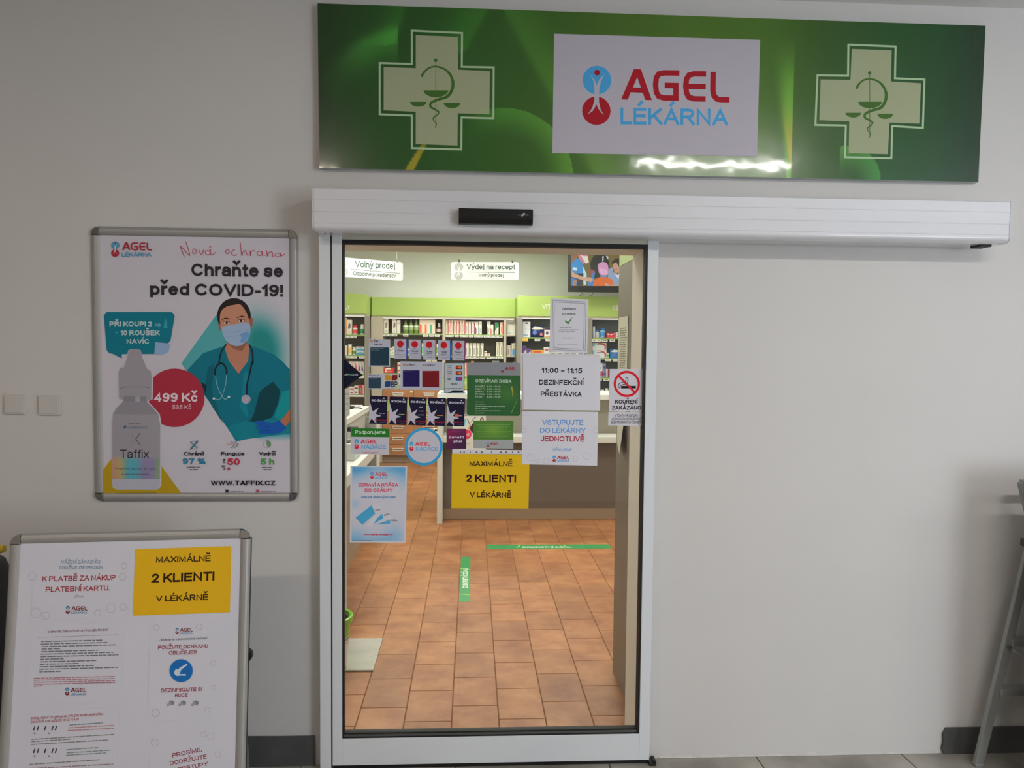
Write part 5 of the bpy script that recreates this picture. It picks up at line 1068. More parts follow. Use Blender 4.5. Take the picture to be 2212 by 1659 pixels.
# ------------------------------------------------------------------ products
CW, CC = (244, 240, 222), (232, 226, 196)
def carton(name, label, grp, x0, x1, yt, yb, Y, zb, col, acc=None, sty='', dep=.07):
    a, b_ = at(x0, yb, Y).x, at(x1, yb, Y).x; z1_ = zb+(at(x0, yt, Y).z-at(x0, yb, Y).z); g = .0012
    t = thing(name, label, 'pouch' if name == 'pouch' else 'carton', ((a+b_)/2, Y, zb), grp); a += g; b_ -= g; W_ = b_-a; H_ = z1_-zb
    if name == 'pouch':
        n = 7; vs = []; fs = []
        for side in (0, 1):
            for j in range(n):
                for i in range(n):
                    u, v = i/(n-1), j/(n-1); bul = .045*(math.sin(math.pi*u)*math.sin(math.pi*v))**.6*(1 if side else -1)
                    vs.append((a+W_*u, Y+.05+bul, zb+.001+(z1_-zb)*v))
        for side in (0, 1):
            for j in range(n-1):
                for i in range(n-1): o = side*n*n+j*n+i; fs.append((o, o+1, o+n+1, o+n))
        MB().add(vs, fs, True).build('pouch_body', I(*col), t); yy = Y+.0045
    else: MB().box(a, b_, Y, Y+dep, zb+.0008, z1_).build('box_body', I(*col, .55), t); yy = Y
    e = .0006
    def pr(pts, c_, nm='print', k=1):
        MB().prism([(a+W_*u, yy-e*k, zb+.001+H_*v) for u, v in pts], (0, e*.8, 0)).build(nm, I(*c_), t)
    R_ = lambda u0, v0, u1, v1: [(u0, v0), (u1, v0), (u1, v1), (u0, v1)]
    gr = (150, 148, 140)
    if sty == 'edge': pr([(.72, .03), (.98, .03), (.98, .86), (.84, .95), (.6, .97), (.72, .84)], acc); pr(R_(.28, .12, .5, .66), gr)
    elif sty == 'edgel': pr([(.02, .03), (.38, .03), (.38, .5), (.02, .62)], acc); pr(R_(.5, .12, .68, .45), gr)
    elif sty == 'three':
        for k, (u, c_) in enumerate(((.02, acc), (.34, acc), (.68, (70, 170, 140)))): pr([(u, .02), (u+.12, .02), (u+.12, .62), (u, .68)], c_)
        for u in (.18, .5, .84): pr(R_(u, .1, u+.06, .55), (226, 218, 190)); 
    elif sty == 'leaf': pr([(.5, .80), (.72, .72), (.8, .56), (.62, .40), (.34, .36), (.22, .5), (.30, .66), (.5, .56), (.46, .48), (.34, .54), (.4, .7)], (120, 100, 96)); pr(R_(.42, .12, .6, .18), acc)
    elif sty == 'top': pr([(.02, .98), (.98, .98), (.98, .68), (.5, .52), (.2, .35), (.02, .3)], acc); pr(R_(.25, .1, .45, .4), gr)
    elif sty == 'lines': pr(R_(.2, .1, .45, .62), gr); pr(ell(.5, .86, .28, .07, 12), acc or gr); pr(ell(.5, .86, .16, .04, 10), col, k=2)
    elif sty == 'band': pr(R_(.01, .05, .99, .42), acc); pr(R_(.2, .58, .7, .72), gr)
    elif sty == 'sale': pr([(.02, .65), (.25, .98), (.7, .98), (.62, .62)], CW); pr(ell(.18, .28, .11, .2, 12), CW); pr(R_(.34, .22, .75, .3), CW)
    elif sty == 'tri': pr([(.1, .3), (.8, .25), (.3, .98)], acc)
    elif sty == 'swoosh': pr(R_(.02, .02, .98, .25), acc); pr([(.3, .62), (.95, .9), (.98, .8), (.5, .5)], CW); pr(R_(.1, .55, .25, .85), CW)
    elif sty == 'wave': pr([(.3, .95), (.6, .97), (.85, .85), (.97, .6), (.97, .1), (.85, .08), (.88, .5), (.7, .78)], acc); pr(R_(.02, .5, .16, .95), (150, 200, 216)); pr(R_(.32, .66, .74, .76), (110, 110, 130))
    elif sty == 'pic': pr([(.2, .02), (.98, .02), (.98, .5), (.2, .5)], acc); pr(R_(.2, .52, .98, .62), (240, 206, 120)); pr(R_(.3, .78, .8, .84), gr)
    elif sty == 'small': pr(R_(.15, .6, .85, .78), acc or gr); pr(R_(.2, .15, .75, .3), acc or gr)
    elif sty == 'dark': pr([(.25, .95), (.75, .95), (.65, .86), (.35, .86)], (40, 40, 48)); pr(R_(.1, .1, .7, .16), (120, 160, 190)); pr(R_(.1, .5, .9, .53), (190, 196, 206))
    elif sty == 'dots': pr(ell(.3, .4, .16, .2, 12), (90, 120, 190)); pr([(.06, .72), (.3, .95), (.5, .92), (.96, .8), (.96, .7), (.3, .66)], CW); pr(ell(.8, .25, .12, .14, 10), (190, 110, 110))
    elif sty == 'orange': pr(R_(.02, .02, .98, .12), (236, 150, 60)); pr(R_(.02, .8, .98, .98), (60, 40, 90)); pr(ell(.4, .45, .22, .2, 12), (110, 70, 100))
    else: pr(R_(.15, .72, .85, .78), gr); pr(R_(.15, .1, .5, .14), (150, 176, 200))
    return t
def bottle(label, grp, x0, x1, yt, yb, Y, zb, col, cap, lab, sty='jar'):
    a, b_ = at(x0, yb, Y).x, at(x1, yb, Y).x; H = at(x0, yt, Y).z-at(x0, yb, Y).z; r = (b_-a)/2-.001; cx, cy = (a+b_)/2, Y+r+.004
    t = thing('bottle', label, 'bottle', (cx, cy, zb), grp)
    if sty == 'glass':
        MB().lathe((cx, cy, zb+.0008), [(r*.9, 0), (r, .01), (r, H*.5), (r*.85, H*.62), (r*.42, H*.74), (r*.32, H*.8), (r*.32, H*.9)], 16).build('body', mat('green_liquid', (.18, .30, .05), .15, coat=.6), t)
        MB().lathe((cx, cy, zb), [(r*.40, H*.88), (r*.42, H*.9), (r*.42, H), (r*.3, H)], 12).build('cap', mat('dark_cap', (.05, .07, .04), .4), t)
        MB().lathe((cx, cy, zb), [(r*1.03, H*.26), (r*1.04, H*.27), (r*1.04, H*.54), (r*1.03, H*.55)], 16).build('label_band', I(150, 176, 120), t); MB().lathe((cx, cy, zb), [(r*1.05, H*.46), (r*1.06, H*.47), (r*1.06, H*.54), (r*1.05, H*.55)], 16).build('label_band', I(236, 240, 226), t)
    else:
        hs = {'jar': .74, 'drop': .62, 'tube': .9}[sty]; nk = {'jar': .62, 'drop': .45, 'tube': .8}[sty]
        MB().lathe((cx, cy, zb+.0008), [(r*.93, 0), (r, .006), (r, H*(hs-.16)), (r*.9, H*(hs-.07)), (r*nk, H*hs)], 16).build('body', I(*col, .35), t)
        MB().lathe((cx, cy, zb), [(r*nk*1.1, H*hs*.99), (r*nk*1.15, H*hs+.002), (r*nk*(1.15 if sty != 'drop' else .8), H*.98), (r*nk*.7, H)], 14).build('cap', I(*cap, .4), t)
        if lab: MB().lathe((cx, cy, zb), [(r*1.01, H*.14), (r*1.025, H*.15), (r*1.025, H*(hs-.2)), (r*1.01, H*(hs-.19))], 16).build('label_band', I(*lab), t)
    return t
OR = ['first', 'second', 'third', 'fourth', 'fifth', 'sixth', 'seventh', 'eighth', 'ninth', 'tenth', 'eleventh', 'twelfth', 'thirteenth', 'fourteenth', 'fifteenth', 'sixteenth', 'seventeenth', 'eighteenth']
def row(where, grp, yb, Y, zb, items):
    for n, it in enumerate(items):
        kind, desc, x0, x1, yt = it[:5]; lb = '%s, %s from left on the %s' % (desc, OR[n], where)
        zz = zb
        if kind == 'bottle': bottle(lb, grp, x0, x1, yt, yb, Y, zz, *it[5:])
        else: carton(kind, lb, grp, x0, x1, yt, yb, Y, zz, *it[5:])
Kc = 'carton'
row('left unit top shelf', 'products on the left top shelf', 723, PS, lz[0], [(Kc, 'tall cream carton with orange stripe', 739, 749, 687, (232, 214, 176), (220, 140, 80), 'edge'), (Kc, 'tall white carton', 749, 760, 691, CW, (60, 60, 70), 'leaf'), ('bottle', 'white bottle with red cap', 760.5, 772, 702, (240, 238, 228), (214, 40, 40), (226, 80, 60)), ('bottle', 'white bottle with green label', 776.5, 787.2, 700, (226, 228, 214), (232, 232, 220), (60, 150, 90))])
row('left unit second shelf', 'products on the left second shelf', 767, PS, lz[1], [(Kc, 'small beige carton', 740, 749.5, 746, (222, 208, 184), (226, 206, 140), 'small'), ('bottle', 'slim white tube', 750.5, 760, 743.5, (228, 232, 232), (214, 216, 216), (236, 200, 120), 'tube'), ('bottle', 'small bottle with green label', 760.3, 769, 749, (236, 236, 226), (240, 240, 232), (90, 150, 60)), (Kc, 'wide blue and white carton', 769.3, 787.3, 758, (226, 236, 240), (60, 160, 210), 'band')])
carton(Kc, 'wide blue and white carton stacked on top of another, left second shelf', 'products on the left second shelf', 769.3, 787.3, 748, 757.4, PS, lz[1]+(at(775, 758, PS).z-at(775, 767, PS).z)+.0008, (226, 236, 240), (60, 160, 210), 'band')
row('left unit third shelf', 'products on the left third shelf', 809, PS, lz[2], [(Kc, 'white carton with %s triangle' % nm, 753+i*6.7, 759.6+i*6.7, 780.5, (236, 232, 228), cl, 'tri') for i, (nm, cl) in enumerate((('coral', (226, 110, 90)), ('orange', (236, 110, 60)), ('crimson', (216, 40, 90)), ('plum', (110, 40, 120)), ('violet', (110, 40, 130))))])
row('left unit lowest shelf', 'products on the left lowest shelf', 852, PS, lz[3], [(Kc, 'white and dark red carton', 755, 764.5, 835.5, (236, 226, 220), (150, 24, 36), 'small'), (Kc, 'white and dark red carton', 765, 774.5, 833, (236, 226, 220), (150, 24, 36), 'small'), (Kc, 'bright red carton', 775, 787, 831, (220, 40, 50), (240, 220, 210), 'edge')])
row('middle unit top left shelf', 'products on the middle top left shelf', 720.5, PC, cz[0], [(Kc, 'white carton with leaf drawing', 829.5, 838.8, 690, CW, (120, 90, 130), 'leaf'), (Kc, 'white carton with leaf drawing', 847, 856.5, 690, CW, (120, 90, 130), 'leaf'), (Kc, 'plain white carton', 857, 864.6, 691.7, CW, None, 'plain')] + [('bottle', 'green glass bottle', a, a+11.2, 689, (0, 0, 0), (0, 0, 0), (0, 0, 0), 'glass') for a in (870.2, 881.6, 893)] + [(Kc, 'wide carton with coloured bars', 906, 940, 690.2, (246, 232, 206), (236, 110, 76), 'three'), ('bottle', 'dark brown bottle with white cap', 942.3, 954.3, 697, (60, 40, 34), (240, 236, 222), (236, 200, 190), 'drop')])
row('middle unit second left shelf', 'products on the middle second left shelf', 767, PC, cz[1], [(Kc, 'small white carton', 842, 847.3, 752, CW, (150, 190, 110), 'small'), (Kc, 'small green and white carton', 847.6, 852.6, 749, (240, 240, 214), (140, 190, 90), 'small'), ('bottle', 'white and blue bottle', 879, 884.3, 752, (236, 240, 240), (90, 110, 200), (110, 130, 210), 'tube'), ('bottle', 'white and green tube', 910.2, 915.4, 741, (226, 240, 226), (236, 240, 232), (110, 200, 140), 'tube'), ('bottle', 'white tube with green foot', 942.3, 946.3, 742, (236, 240, 226), (236, 240, 232), (120, 190, 90), 'tube')])
row('middle unit third left shelf', 'products on the middle third left shelf', 806, PC, cz[2], [(Kc, 'low bright red carton', 829.5, 852, 795, (226, 44, 40), CW, 'sale'), (Kc, 'slim white carton', 858.5, 866, 783, CW, (220, 70, 70), 'small'), (Kc, 'small cream carton', 919.5, 931.5, 775.5, CC, (150, 180, 100), 'small'), (Kc, 'small cream carton', 932, 944, 775.5, CC, (150, 180, 100), 'small')])
it = [(Kc, 'slim white carton with red edge', 962.7+i*6.05, 968.6+i*6.05, 691.6, (246, 232, 210), (196, 44, 70), 'edge') for i in range(7)]
it += [(Kc, 'shorter slim cream carton', 1005.2+i*6.9, 1011.9+i*6.9, 695, (246, 234, 214), (150, 70, 120), 'edge') for i in range(3)]
it += [(Kc, 'white carton with purple block', 1026.2, 1033.2, 695, CW, (150, 40, 110), 'edgel'), (Kc, 'white carton with teal block', 1033.5, 1040.7, 694.2, CW, (90, 190, 180), 'edgel'), (Kc, 'white carton with coral block', 1051.6, 1059.4, 694, CW, (236, 110, 90), 'edgel'), (Kc, 'short carton with coral block', 1059.6, 1065.8, 700.5, CW, (236, 110, 90), 'edgel'), (Kc, 'white carton with green top', 1069, 1077, 696, CW, (30, 140, 90), 'top'), (Kc, 'cream carton with red print', 1079.8, 1087.6, 695, (246, 226, 200), (226, 60, 60), 'edge')]
row('middle unit top centre shelf', 'products on the middle top centre shelf', 722.5, PC, cz2[0], it)
row('middle unit second centre shelf', 'products on the middle second centre shelf', 769, PC, cz2[1], [(Kc, 'slim white carton with ring print', a, a+6.9, 741, (240, 236, 216), cl, 'lines') for a, cl in ((1005.7, (150, 160, 160)), (1013.6, (200, 60, 80)), (1021.7, (90, 110, 170)), (1029.4, (160, 160, 150)), (1037.6, (130, 130, 120)))] + [(Kc, 'tiny white carton with red print', 1046, 1051.6, 758, CW, (180, 60, 70), 'small'), (Kc, 'tiny low white carton', 1052.6, 1059, 763.3, CW, (210, 120, 110), 'small'), (Kc, 'tall cream carton', 1072, 1079.2, 738, (236, 232, 208), (170, 170, 150), 'edge'), (Kc, 'tall cream carton', 1079.6, 1087, 738, (236, 232, 208), (170, 170, 150), 'edge')])
row('middle unit third centre shelf', 'products on the middle third centre shelf', 813, PC, cz2[2], [(Kc, 'slim white carton with red print', 1003.6, 1009, 784.5, (246, 226, 206), (226, 90, 70), 'edge'), (Kc, 'yellow carton', 1017, 1024, 780, (230, 176, 60), (246, 226, 150), 'small'), (Kc, 'pale grey carton', 1063, 1070.5, 779, (186, 196, 186), (120, 140, 160), 'small'), (Kc, 'pale blue carton', 1071, 1078.5, 779, (170, 190, 200), (120, 140, 160), 'small')])
row('narrow top shelf', 'products on the narrow top shelf', 724, PC, cz3[0], [(Kc, 'large plain white carton', 1094.2, 1113.3, 690, (246, 244, 226), (150, 180, 200), 'plain')])
row('narrow second shelf', 'products on the narrow second shelf', 769, PC, cz3[1], [(Kc, 'cream carton', 1094.2, 1103.8, 746, (242, 238, 220), (190, 176, 160), 'edge'), (Kc, 'white carton with blue picture', 1104.7, 1113.3, 741, (246, 240, 216), (90, 160, 210), 'pic')])
row('narrow third shelf', 'products on the narrow third shelf', 806, PC, cz3[2], [(Kc, 'white carton', 1107.5, 1113, 782, CW, (150, 150, 150), 'small')])
row('right unit top left shelf', 'products on the right top left shelf', 728.5, PS, rz[0], [(Kc, 'tall white carton with black mark', 1128.6, 1145.6, 695, (232, 234, 236), (40, 40, 50), 'dark'), ('pouch', 'dark blue glossy pouch', 1146.5, 1175, 703.5, (34, 50, 110), (90, 120, 190), 'dots'), (Kc, 'orange carton with purple top', 1176, 1190, 708, (240, 232, 226), (236, 150, 60), 'orange')])
row('right unit second left shelf', 'products on the right second left shelf', 770, PS, rz[1], [(Kc, 'white carton with purple top', 1128.4, 1137.2, 748, (232, 228, 236), (100, 50, 150), 'top'), (Kc, 'small carton with purple band', 1137.6, 1147, 753.5, (236, 232, 238), (110, 60, 150), 'top'), (Kc, 'long yellow carton', 1147.6, 1174, 756, (240, 186, 60), (220, 60, 60), 'small'), (Kc, 'white carton with red print', 1174.4, 1186.5, 749.5, (238, 236, 232), (200, 90, 100), 'small')] + [(Kc, 'low white carton', 1187+i*15, 1201.5+i*15, 760.5, (240, 238, 230), (120, 120, 130), 'small') for i in range(5)])
row('right unit top right shelf', 'products on the right top right shelf', 729.5, PS, rz2[0], [('bottle', 'slim white tube', 1280, 1286, 705, (236, 238, 240), (226, 230, 236), (226, 230, 240), 'tube'), ('bottle', 'white bottle with blue cap', 1286.3, 1295.2, 712.5, (236, 240, 240), (50, 130, 200), (226, 232, 236)), ('bottle', 'wide bottle with blue cap', 1295.7, 1309.5, 708, (150, 190, 220), (40, 120, 200), (70, 150, 210)), (Kc, 'low bright red carton', 1310.4, 1329.6, 719, (214, 40, 66), (226, 60, 80), 'swoosh'), (Kc, 'white carton', 1330, 1344, 718, (236, 236, 236), (140, 140, 160), 'small')])
row('right unit second right shelf', 'products on the right second right shelf', 773.5, PS, rz2[1], [(Kc, 'wide carton with red curve', 1279.3, 1310, 757, (226, 230, 232), (214, 60, 80), 'wave'), ('bottle', 'small green and white bottle', 1310.6, 1317, 758, (226, 236, 220), (60, 70, 60), (110, 180, 90)), (Kc, 'wide glossy blue carton', 1317.6, 1345, 754.5, (40, 120, 190), (110, 180, 226), 'dots')])
carton(Kc, 'wide white carton with red curve, upper one of two in the right unit', 'products on the right second right shelf', 1279.3, 1310, 740, 756.4, PS, rz2[1]+(at(1290, 757, PS).z-at(1290, 773.5, PS).z)+.0008, (226, 230, 232), (214, 60, 80), 'wave')
row('right unit third right shelf', 'products on the right third right shelf', 815, PS, rz2[2], [(Kc, 'white carton with magenta foot', 1291.5, 1301.5, 784.5, (232, 232, 240), (200, 50, 110), 'band'), (Kc, 'grey blue carton', 1302, 1308.4, 784.5, (130, 140, 170), (60, 70, 150), 'small'), (Kc, 'pink and white carton', 1308.7, 1314, 797, (232, 200, 210), (214, 40, 90), 'edge')])
row('right unit lowest right shelf', 'products on the right lowest right shelf', 852, PS, rz2[3], [('bottle', 'small white jar with dark lid', 1297, 1306.4, 838, (236, 236, 232), (60, 50, 60), (226, 226, 226)), ('bottle', 'small white jar', 1307, 1316, 839, (236, 236, 232), (230, 230, 230), (60, 50, 60))])

# ------------------------------------------------------------------ counters
XE0, XE1 = at(945, 1100, 4.2).x, at(956.5, 1100, 4.2).x
YK = fl(1145, 1122).y
rc = thing('sales_counter', 'taupe sales counter with white top and bag shelf on the right', 'counter', (1.0, YK, 0))
ztop = at(1000, 851, YK-.02).z; ztb = at(1000, 862, YK-.02).z; zs1, zs0 = at(1250, 943.5, YK-.16).z, at(1250, 957, YK-.16).z
MB().box(XE0-.01, 2.45, YK-.02, YK+.62, ztb, ztop).build('counter_top', WHITEL, rc, bevel=.003)
MB().box(XE0, XE1, YK-.17, YK+.60, 0, ztb-.001).build('end_panel', WHITEL, rc, bevel=.002)
MB().box(XE1+.001, 2.4, YK+.16, YK+.2, zs0, ztb-.001).build('upper_front', mat('taupe_upper', (.36, .33, .27), .5), rc)
MB().box(XE1+.001, 2.4, YK-.16, YK+.16, zs0, zs1).build('bag_shelf', WHITEL, rc, bevel=.003)
zp = at(1145, 1098, YK).z
MB().box(XE1+.001, 2.4, YK+.001, YK+.3, zp, zs0-.001).build('lower_front', BROWN, rc)
MB().box(XE1+.001, 2.4, YK, YK+.3, .002, zp-.001).build('plinth', PLN, rc)
# left counter
lc = thing('sales_counter', 'white topped service counter along the left side of the shop', 'counter', (-1.5, 2.6, 0))
MB().box(SX0+.01, -.875, 1.2, 3.69, 1.068, 1.112).build('counter_top', WHITEL, lc, bevel=.003)
MB().box(-.96, -.905, 1.2, 3.66, .10, 1.067).build('upper_front', mat('pale_grey_panel', (.50, .50, .46), .5), lc)
MB().box(-.96, -.80, 3.70, 3.72, 0, 1.02).build('end_panel', mat('pale_grey_panel', (.50, .50, .46), .5), lc); MB().box(-.80, -.79, 3.55, 3.72, 0, 1.02).build('panel_edge', WHITEL, lc)
MB().box(-.904, -.72, 1.35, 2.8, .80, .87).build('bag_shelf', WHITEL, lc, bevel=.003)
MB().box(-.904, -.895, 1.2, 3.60, .10, .799).build('lower_front', mat('taupe_left', (.30, .25, .21), .5), lc)
MB().box(-.95, -.893, 1.2, 3.60, .0, .098).build('plinth', PLN, lc)
p0 = at(745, 990, 2.6)
# items on the left counter
q = at(762, 862, 3.55)
t = thing('card_reader', 'black card reader lying on the far end of the white left counter', 'card reader', (q.x, 3.5, 1.113))
MB().box(q.x-.16, q.x+.03, 3.36, 3.46, 1.113, 1.135).build('body', BLACKP, t, bevel=.004); MB().box(q.x-.10, q.x+.0, 3.40, 3.46, 1.1355, 1.143).build('keypad', STEELD, t, bevel=.002)
MB().tube([(q.x+.03, 3.42, 1.12), (q.x+.06, 3.44, 1.118), (q.x+.10, 3.40, 1.116)], .004, 8).build('cable', BLACK, t)
t = tag(MB().box(-1.12, -.93, 3.56, 3.68, 1.113, 1.122).build('leaflet_stack', PAPERI), 'flat stack of white leaflets at the far end of the left counter', 'leaflets')
t = thing('label_printer', 'pale grey label printer on the low white shelf of the left counter', 'printer', (-.83, 2.3, .871))
MB().box(-.895, -.765, 2.12, 2.40, .871, .985).build('body', mat('printer_grey', (.52, .53, .51), .5), t, bevel=.006); MB().box(-.86, -.83, 2.20, 2.24, .993, 1.05).build('stand', BLACKP, t, bevel=.003); MB().box(-.88, -.80, 2.16, 2.30, .9853, .993).build('lid', BLACKP, t, bevel=.002)
t = thing('hand_scanner', 'black hand scanner with cable on the low shelf of the left counter', 'scanner', (-.85, 2.65, .871))
MB().box(-.87, -.84, 2.62, 2.66, .88, 1.01).build('stand', mat('printer_grey', (.52, .53, .51), .5), t); MB().box(-.89, -.82, 2.60, 2.67, 1.011, 1.045).build('head', BLACKP, t, bevel=.006); MB().tube([(-.82, 2.64, 1.03), (-.80, 2.64, 1.03), (-.775, 2.64, 1.012)], .005, 8).build('cable', BLACK, t)
MB().box(-.895, -.81, 2.58, 2.70, .871, .88).build('base', BLACKP, t)
# leaflets and holder on the right counter
q = at(975, 850, YK+.1)
t = tag(MB().box(at(948, 850, YK).x+.02, at(1006, 850, YK).x, YK+.02, YK+.26, ztop+.0005, ztop+.012).build('leaflet_stack', mat('pale_blue_leaflet', (.45, .60, .66), .5)), 'pale blue leaflets lying on the near end of the right counter', 'leaflets')
q0 = at(929, 889, YK+1.0); q1 = at(947, 911, YK+1.0)
t = thing('computer_monitor', 'black monitor standing on the low desk behind the right counter', 'monitor', ((q0.x+q1.x)/2, YK+1, .70))
MB().box(q0.x, q1.x+.12, YK+1.0, YK+1.03, q1.z, q0.z).build('screen_housing', BLACKP, t, bevel=.003); MB().box(q1.x, q1.x+.03, YK+1.01, YK+1.03, .74, q1.z+.02).build('stem', BLACKP, t); MB().box(q1.x-.04, q1.x+.08, YK+.95, YK+1.08, .731, .742).build('foot', BLACKP, t, bevel=.002)
t = thing('desk', 'low white desk behind the right counter end panel', 'desk', (.2, YK+1, 0))
MB().box(q1.x-.06, .9, YK+.64, YK+1.3, .70, .73).build('desk_top', WHITEL, t, bevel=.002); MB().box(q1.x+.03, q1.x+.05, YK+.7, YK+1.28, 0, .699).build('side_panel', WHITEL, t); MB().box(.86, .88, YK+.7, YK+1.28, 0, .699).build('side_panel', WHITEL, t)
# small poster hanging on the counter front
yp_ = YK-.162
t, c = panel('paper_poster', 'white poster with red price disc hanging from the right counter', 'poster', [(977.5, 894), (1049.5, 896), (1049.5, 974), (977.5, 971)], yp_, .001, PAPERI, 1.15)
MB().bar(at(990, 893, yp_), at(990, 893, yp_)+Vector((0, .0, .02)), .004, .002).build('hanger', STEELD, t)
c.poly('price_disc', ell(1008, 938, 10.5, n=22), (220, 50, 90)); c.text('lettering', 'Kč', 1006, 941, 1014, 4.5, (250, 230, 235), bold=.03); c.text('lettering', 're', 1001, 898.8, 1009, 4.2, (40, 40, 44), bold=.02)
c.poly('picture', ell(1041, 907, 4.2, 5.6, 16), (50, 36, 34)); c.poly('picture', ell(1041, 907, 2.8, 4, 14), (200, 150, 126)); c.poly('picture', [(1037.8, 908), (1044.4, 908), (1043.5, 913), (1038.5, 913)], (236, 240, 244)); c.poly('picture', [(1033, 918), (1037, 910), (1045, 913), (1049, 918)], (60, 60, 66))
c.stroke('picture', [(1007.5, 904.5), (1011, 908), (1018, 925), (1023, 937)], [1, 1.4, 2, 1.4], (120, 70, 50)); c.poly('picture', [(1010, 926), (1014, 920), (1022, 925), (1022, 936), (1015, 928)], (214, 160, 70)); c.poly('picture', [(1014, 926), (1020, 916), (1024, 912), (1025, 930), (1020, 936)], (60, 40, 36))
c.poly('picture', [(1002, 906), (1006.5, 906), (1004, 920), (1001.5, 920)], (90, 180, 214)); c.stroke('picture', [(1018, 912), (1024, 903), (1030, 901)], 1.2, (70, 70, 70), sm=3); c.greek('lettering', 1008, 959, 1016, 1.2, (120, 120, 120)); c.greek('lettering', 1008, 962, 1017, 1.2, (120, 120, 120)); c.done()

# ------------------------------------------------------------------ hanging signs
def hang(label, P0, n, out, lines, emb):
    c0 = Canvas(P0, n, None, 1.2); P_ = [c0.pt(*p_) for p_ in out]; lo = min(P_, key=lambda p_: p_.z)
    t = thing('hanging_sign', label, 'sign', lo, 'white plates hanging above the counters')
    MB().prism(P_, -Vector(n).normalized()*.006).build('plate', mat('sign_plate_white', (.84, .86, .84), .4), t)
    xs = sorted(P_, key=lambda p_: p_.x); L_, R_ = xs[0], xs[-1]
    for f_ in (.12, .9):
        b_ = L_.lerp(R_, f_); b_.z = max(p_.z for p_ in P_)-.03; b_ -= Vector(n).normalized()*.003
        MB().tube([b_, (b_.x, b_.y, SZ-.001)], .0012, 6).build('hanging_wire', mat('nylon', (.7, .72, .7), .3), t)
        MB().box(b_.x-.006, b_.x+.006, b_.y-.004, b_.y+.004, b_.z+.02, b_.z+.045).build('hook', CHROME, t)
    c = Canvas(P0, n, t, 1.2, base=.0006)
    agel(c, *emb, red=(172, 176, 172), blue=(172, 176, 172), paper=(240, 244, 242), full=False)
    for l in lines:
        if l[0] == 'line': c.stroke('rule', [l[1], l[2]], .9, (70, 104, 98))
        else: c.text('lettering', l[1], *l[2:6], (46, 80, 76), yb=l[6], bold=.0)
    c.done()
hang('white hanging sign for prescription service above the right counter', (0, 4.2, 0), (0, -1, 0), rr(974, 566, 1121, 604, 5), [('t', 'Výdej na recept', 1008, 581.5, 1113, 10.5, 582), ('line', (1009, 587.5), (1113, 588.8)), ('t', 'Volný prodej', 1033.5, 597.5, 1087.5, 7, 598.3)], (981, 568, 1080, 604))
A0, B0 = at(745, 600, 3.72), at(870, 606, 4.22); nn = Vector((-(B0.y-A0.y)*-1, -(B0.x-A0.x), 0)); nn = Vector((B0.y-A0.y, -(B0.x-A0.x), 0)).normalized()
out = [(733, 555.5), (865, 566), (868, 567), (870, 569.5), (870.5, 572), (870.5, 602), (869, 605), (866, 606.5), (733, 597)]
hang('white hanging sign for over the counter sales above the left counter', A0, nn, out, [('t', 'Volný prodej', 767, 577, 853, 10.5, 581.5), ('line', (757.5, 581.5), (863.5, 590.5)), ('t', 'Odborné poradenství', 763, 594.5, 856.5, 6.6, 600)], (733, 557, 832, 597))

# ------------------------------------------------------------------ television
YT = 7.0
q0, q1 = at(1228.5, 521, YT), at(1386, 632.5, YT)
tv = thing('television', 'black television with a lit picture above the right shelving unit', 'television', ((q0.x+q1.x)/2, YT, q1.z))
MB().box(q0.x, q1.x, YT, YT+.05, q1.z, q0.z).build('housing', BLACKP, tv, bevel=.004)
mz = (q0.z+q1.z)/2
MB().box(q0.x+.35, q0.x+.55, YT+.05, SY1-.001, mz-.05, mz+.05).build('wall_arm', BLACK, tv)
for px in (1260, 1283): a = at(px, 633, YT+.03); MB().tube([(a.x, YT+.03, q1.z+.02), (a.x+.004, YT+.2, q1.z-.02), (a.x, YS+.05, at(1230, 640, YS).z+.008)], .003, 6).build('cable', BLACK, tv)
c = Canvas((0, YT, 0), (0, -1, 0), tv, 1, base=.0012, emission=.95)
T = lambda pts: [(1200+x*.1085, 510+y*.1085) for x, y in pts]; s = 'screen_picture'
c.rect(s, 1233.5, 524, 1382, 618, (112, 96, 48)); c.rect(s, 1233.5, 524, 1382, 549, (54, 48, 40))
c.poly(s, T([(310, 350), (420, 330), (440, 560), (330, 560)]), (150, 100, 60)); c.poly(s, T([(310, 560), (400, 445), (480, 460), (540, 560), (560, 740), (320, 750)]), (40, 140, 206)); c.poly(s, T([(345, 620), (435, 630), (420, 690), (335, 680)]), (214, 226, 230))
c.poly(s, T([(430, 320), (600, 300), (640, 400), (560, 560), (470, 450)]), (214, 130, 150)); c.poly(s, T([(500, 370), (560, 400), (640, 400), (665, 520), (600, 550)]), (230, 220, 206))
c.poly(s, T([(550, 600), (620, 760), (610, 960), (560, 990), (545, 760)]), (190, 214, 226)); c.poly(s, T([(310, 740), (560, 740), (530, 990), (310, 990)]), (34, 40, 50)); c.poly(s, T([(305, 830), (430, 860), (430, 990), (305, 985)]), (40, 120, 190)); c.poly(s, T([(360, 880), (440, 870), (390, 990), (335, 985)]), (180, 120, 90))
c.poly(s, T([(830, 340), (910, 330), (900, 370), (820, 370)]), (200, 150, 120)); c.poly(s, T([(775, 380), (930, 350), (1010, 390), (1060, 500), (1080, 640), (990, 700), (880, 850), (760, 840), (780, 690), (700, 660), (690, 560), (710, 470)]), (22, 34, 24)); c.poly(s, T([(935, 400), (960, 400), (950, 510), (930, 500)]), (226, 230, 236))
c.poly(s, T([(1000, 390), (1050, 410), (1045, 470)]), (220, 220, 226)); c.poly(s, T([(690, 680), (780, 690), (740, 850), (700, 780)]), (176, 60, 60)); c.poly(s, T([(655, 930), (760, 700), (790, 700), (740, 990), (650, 990)]), (40, 130, 200))
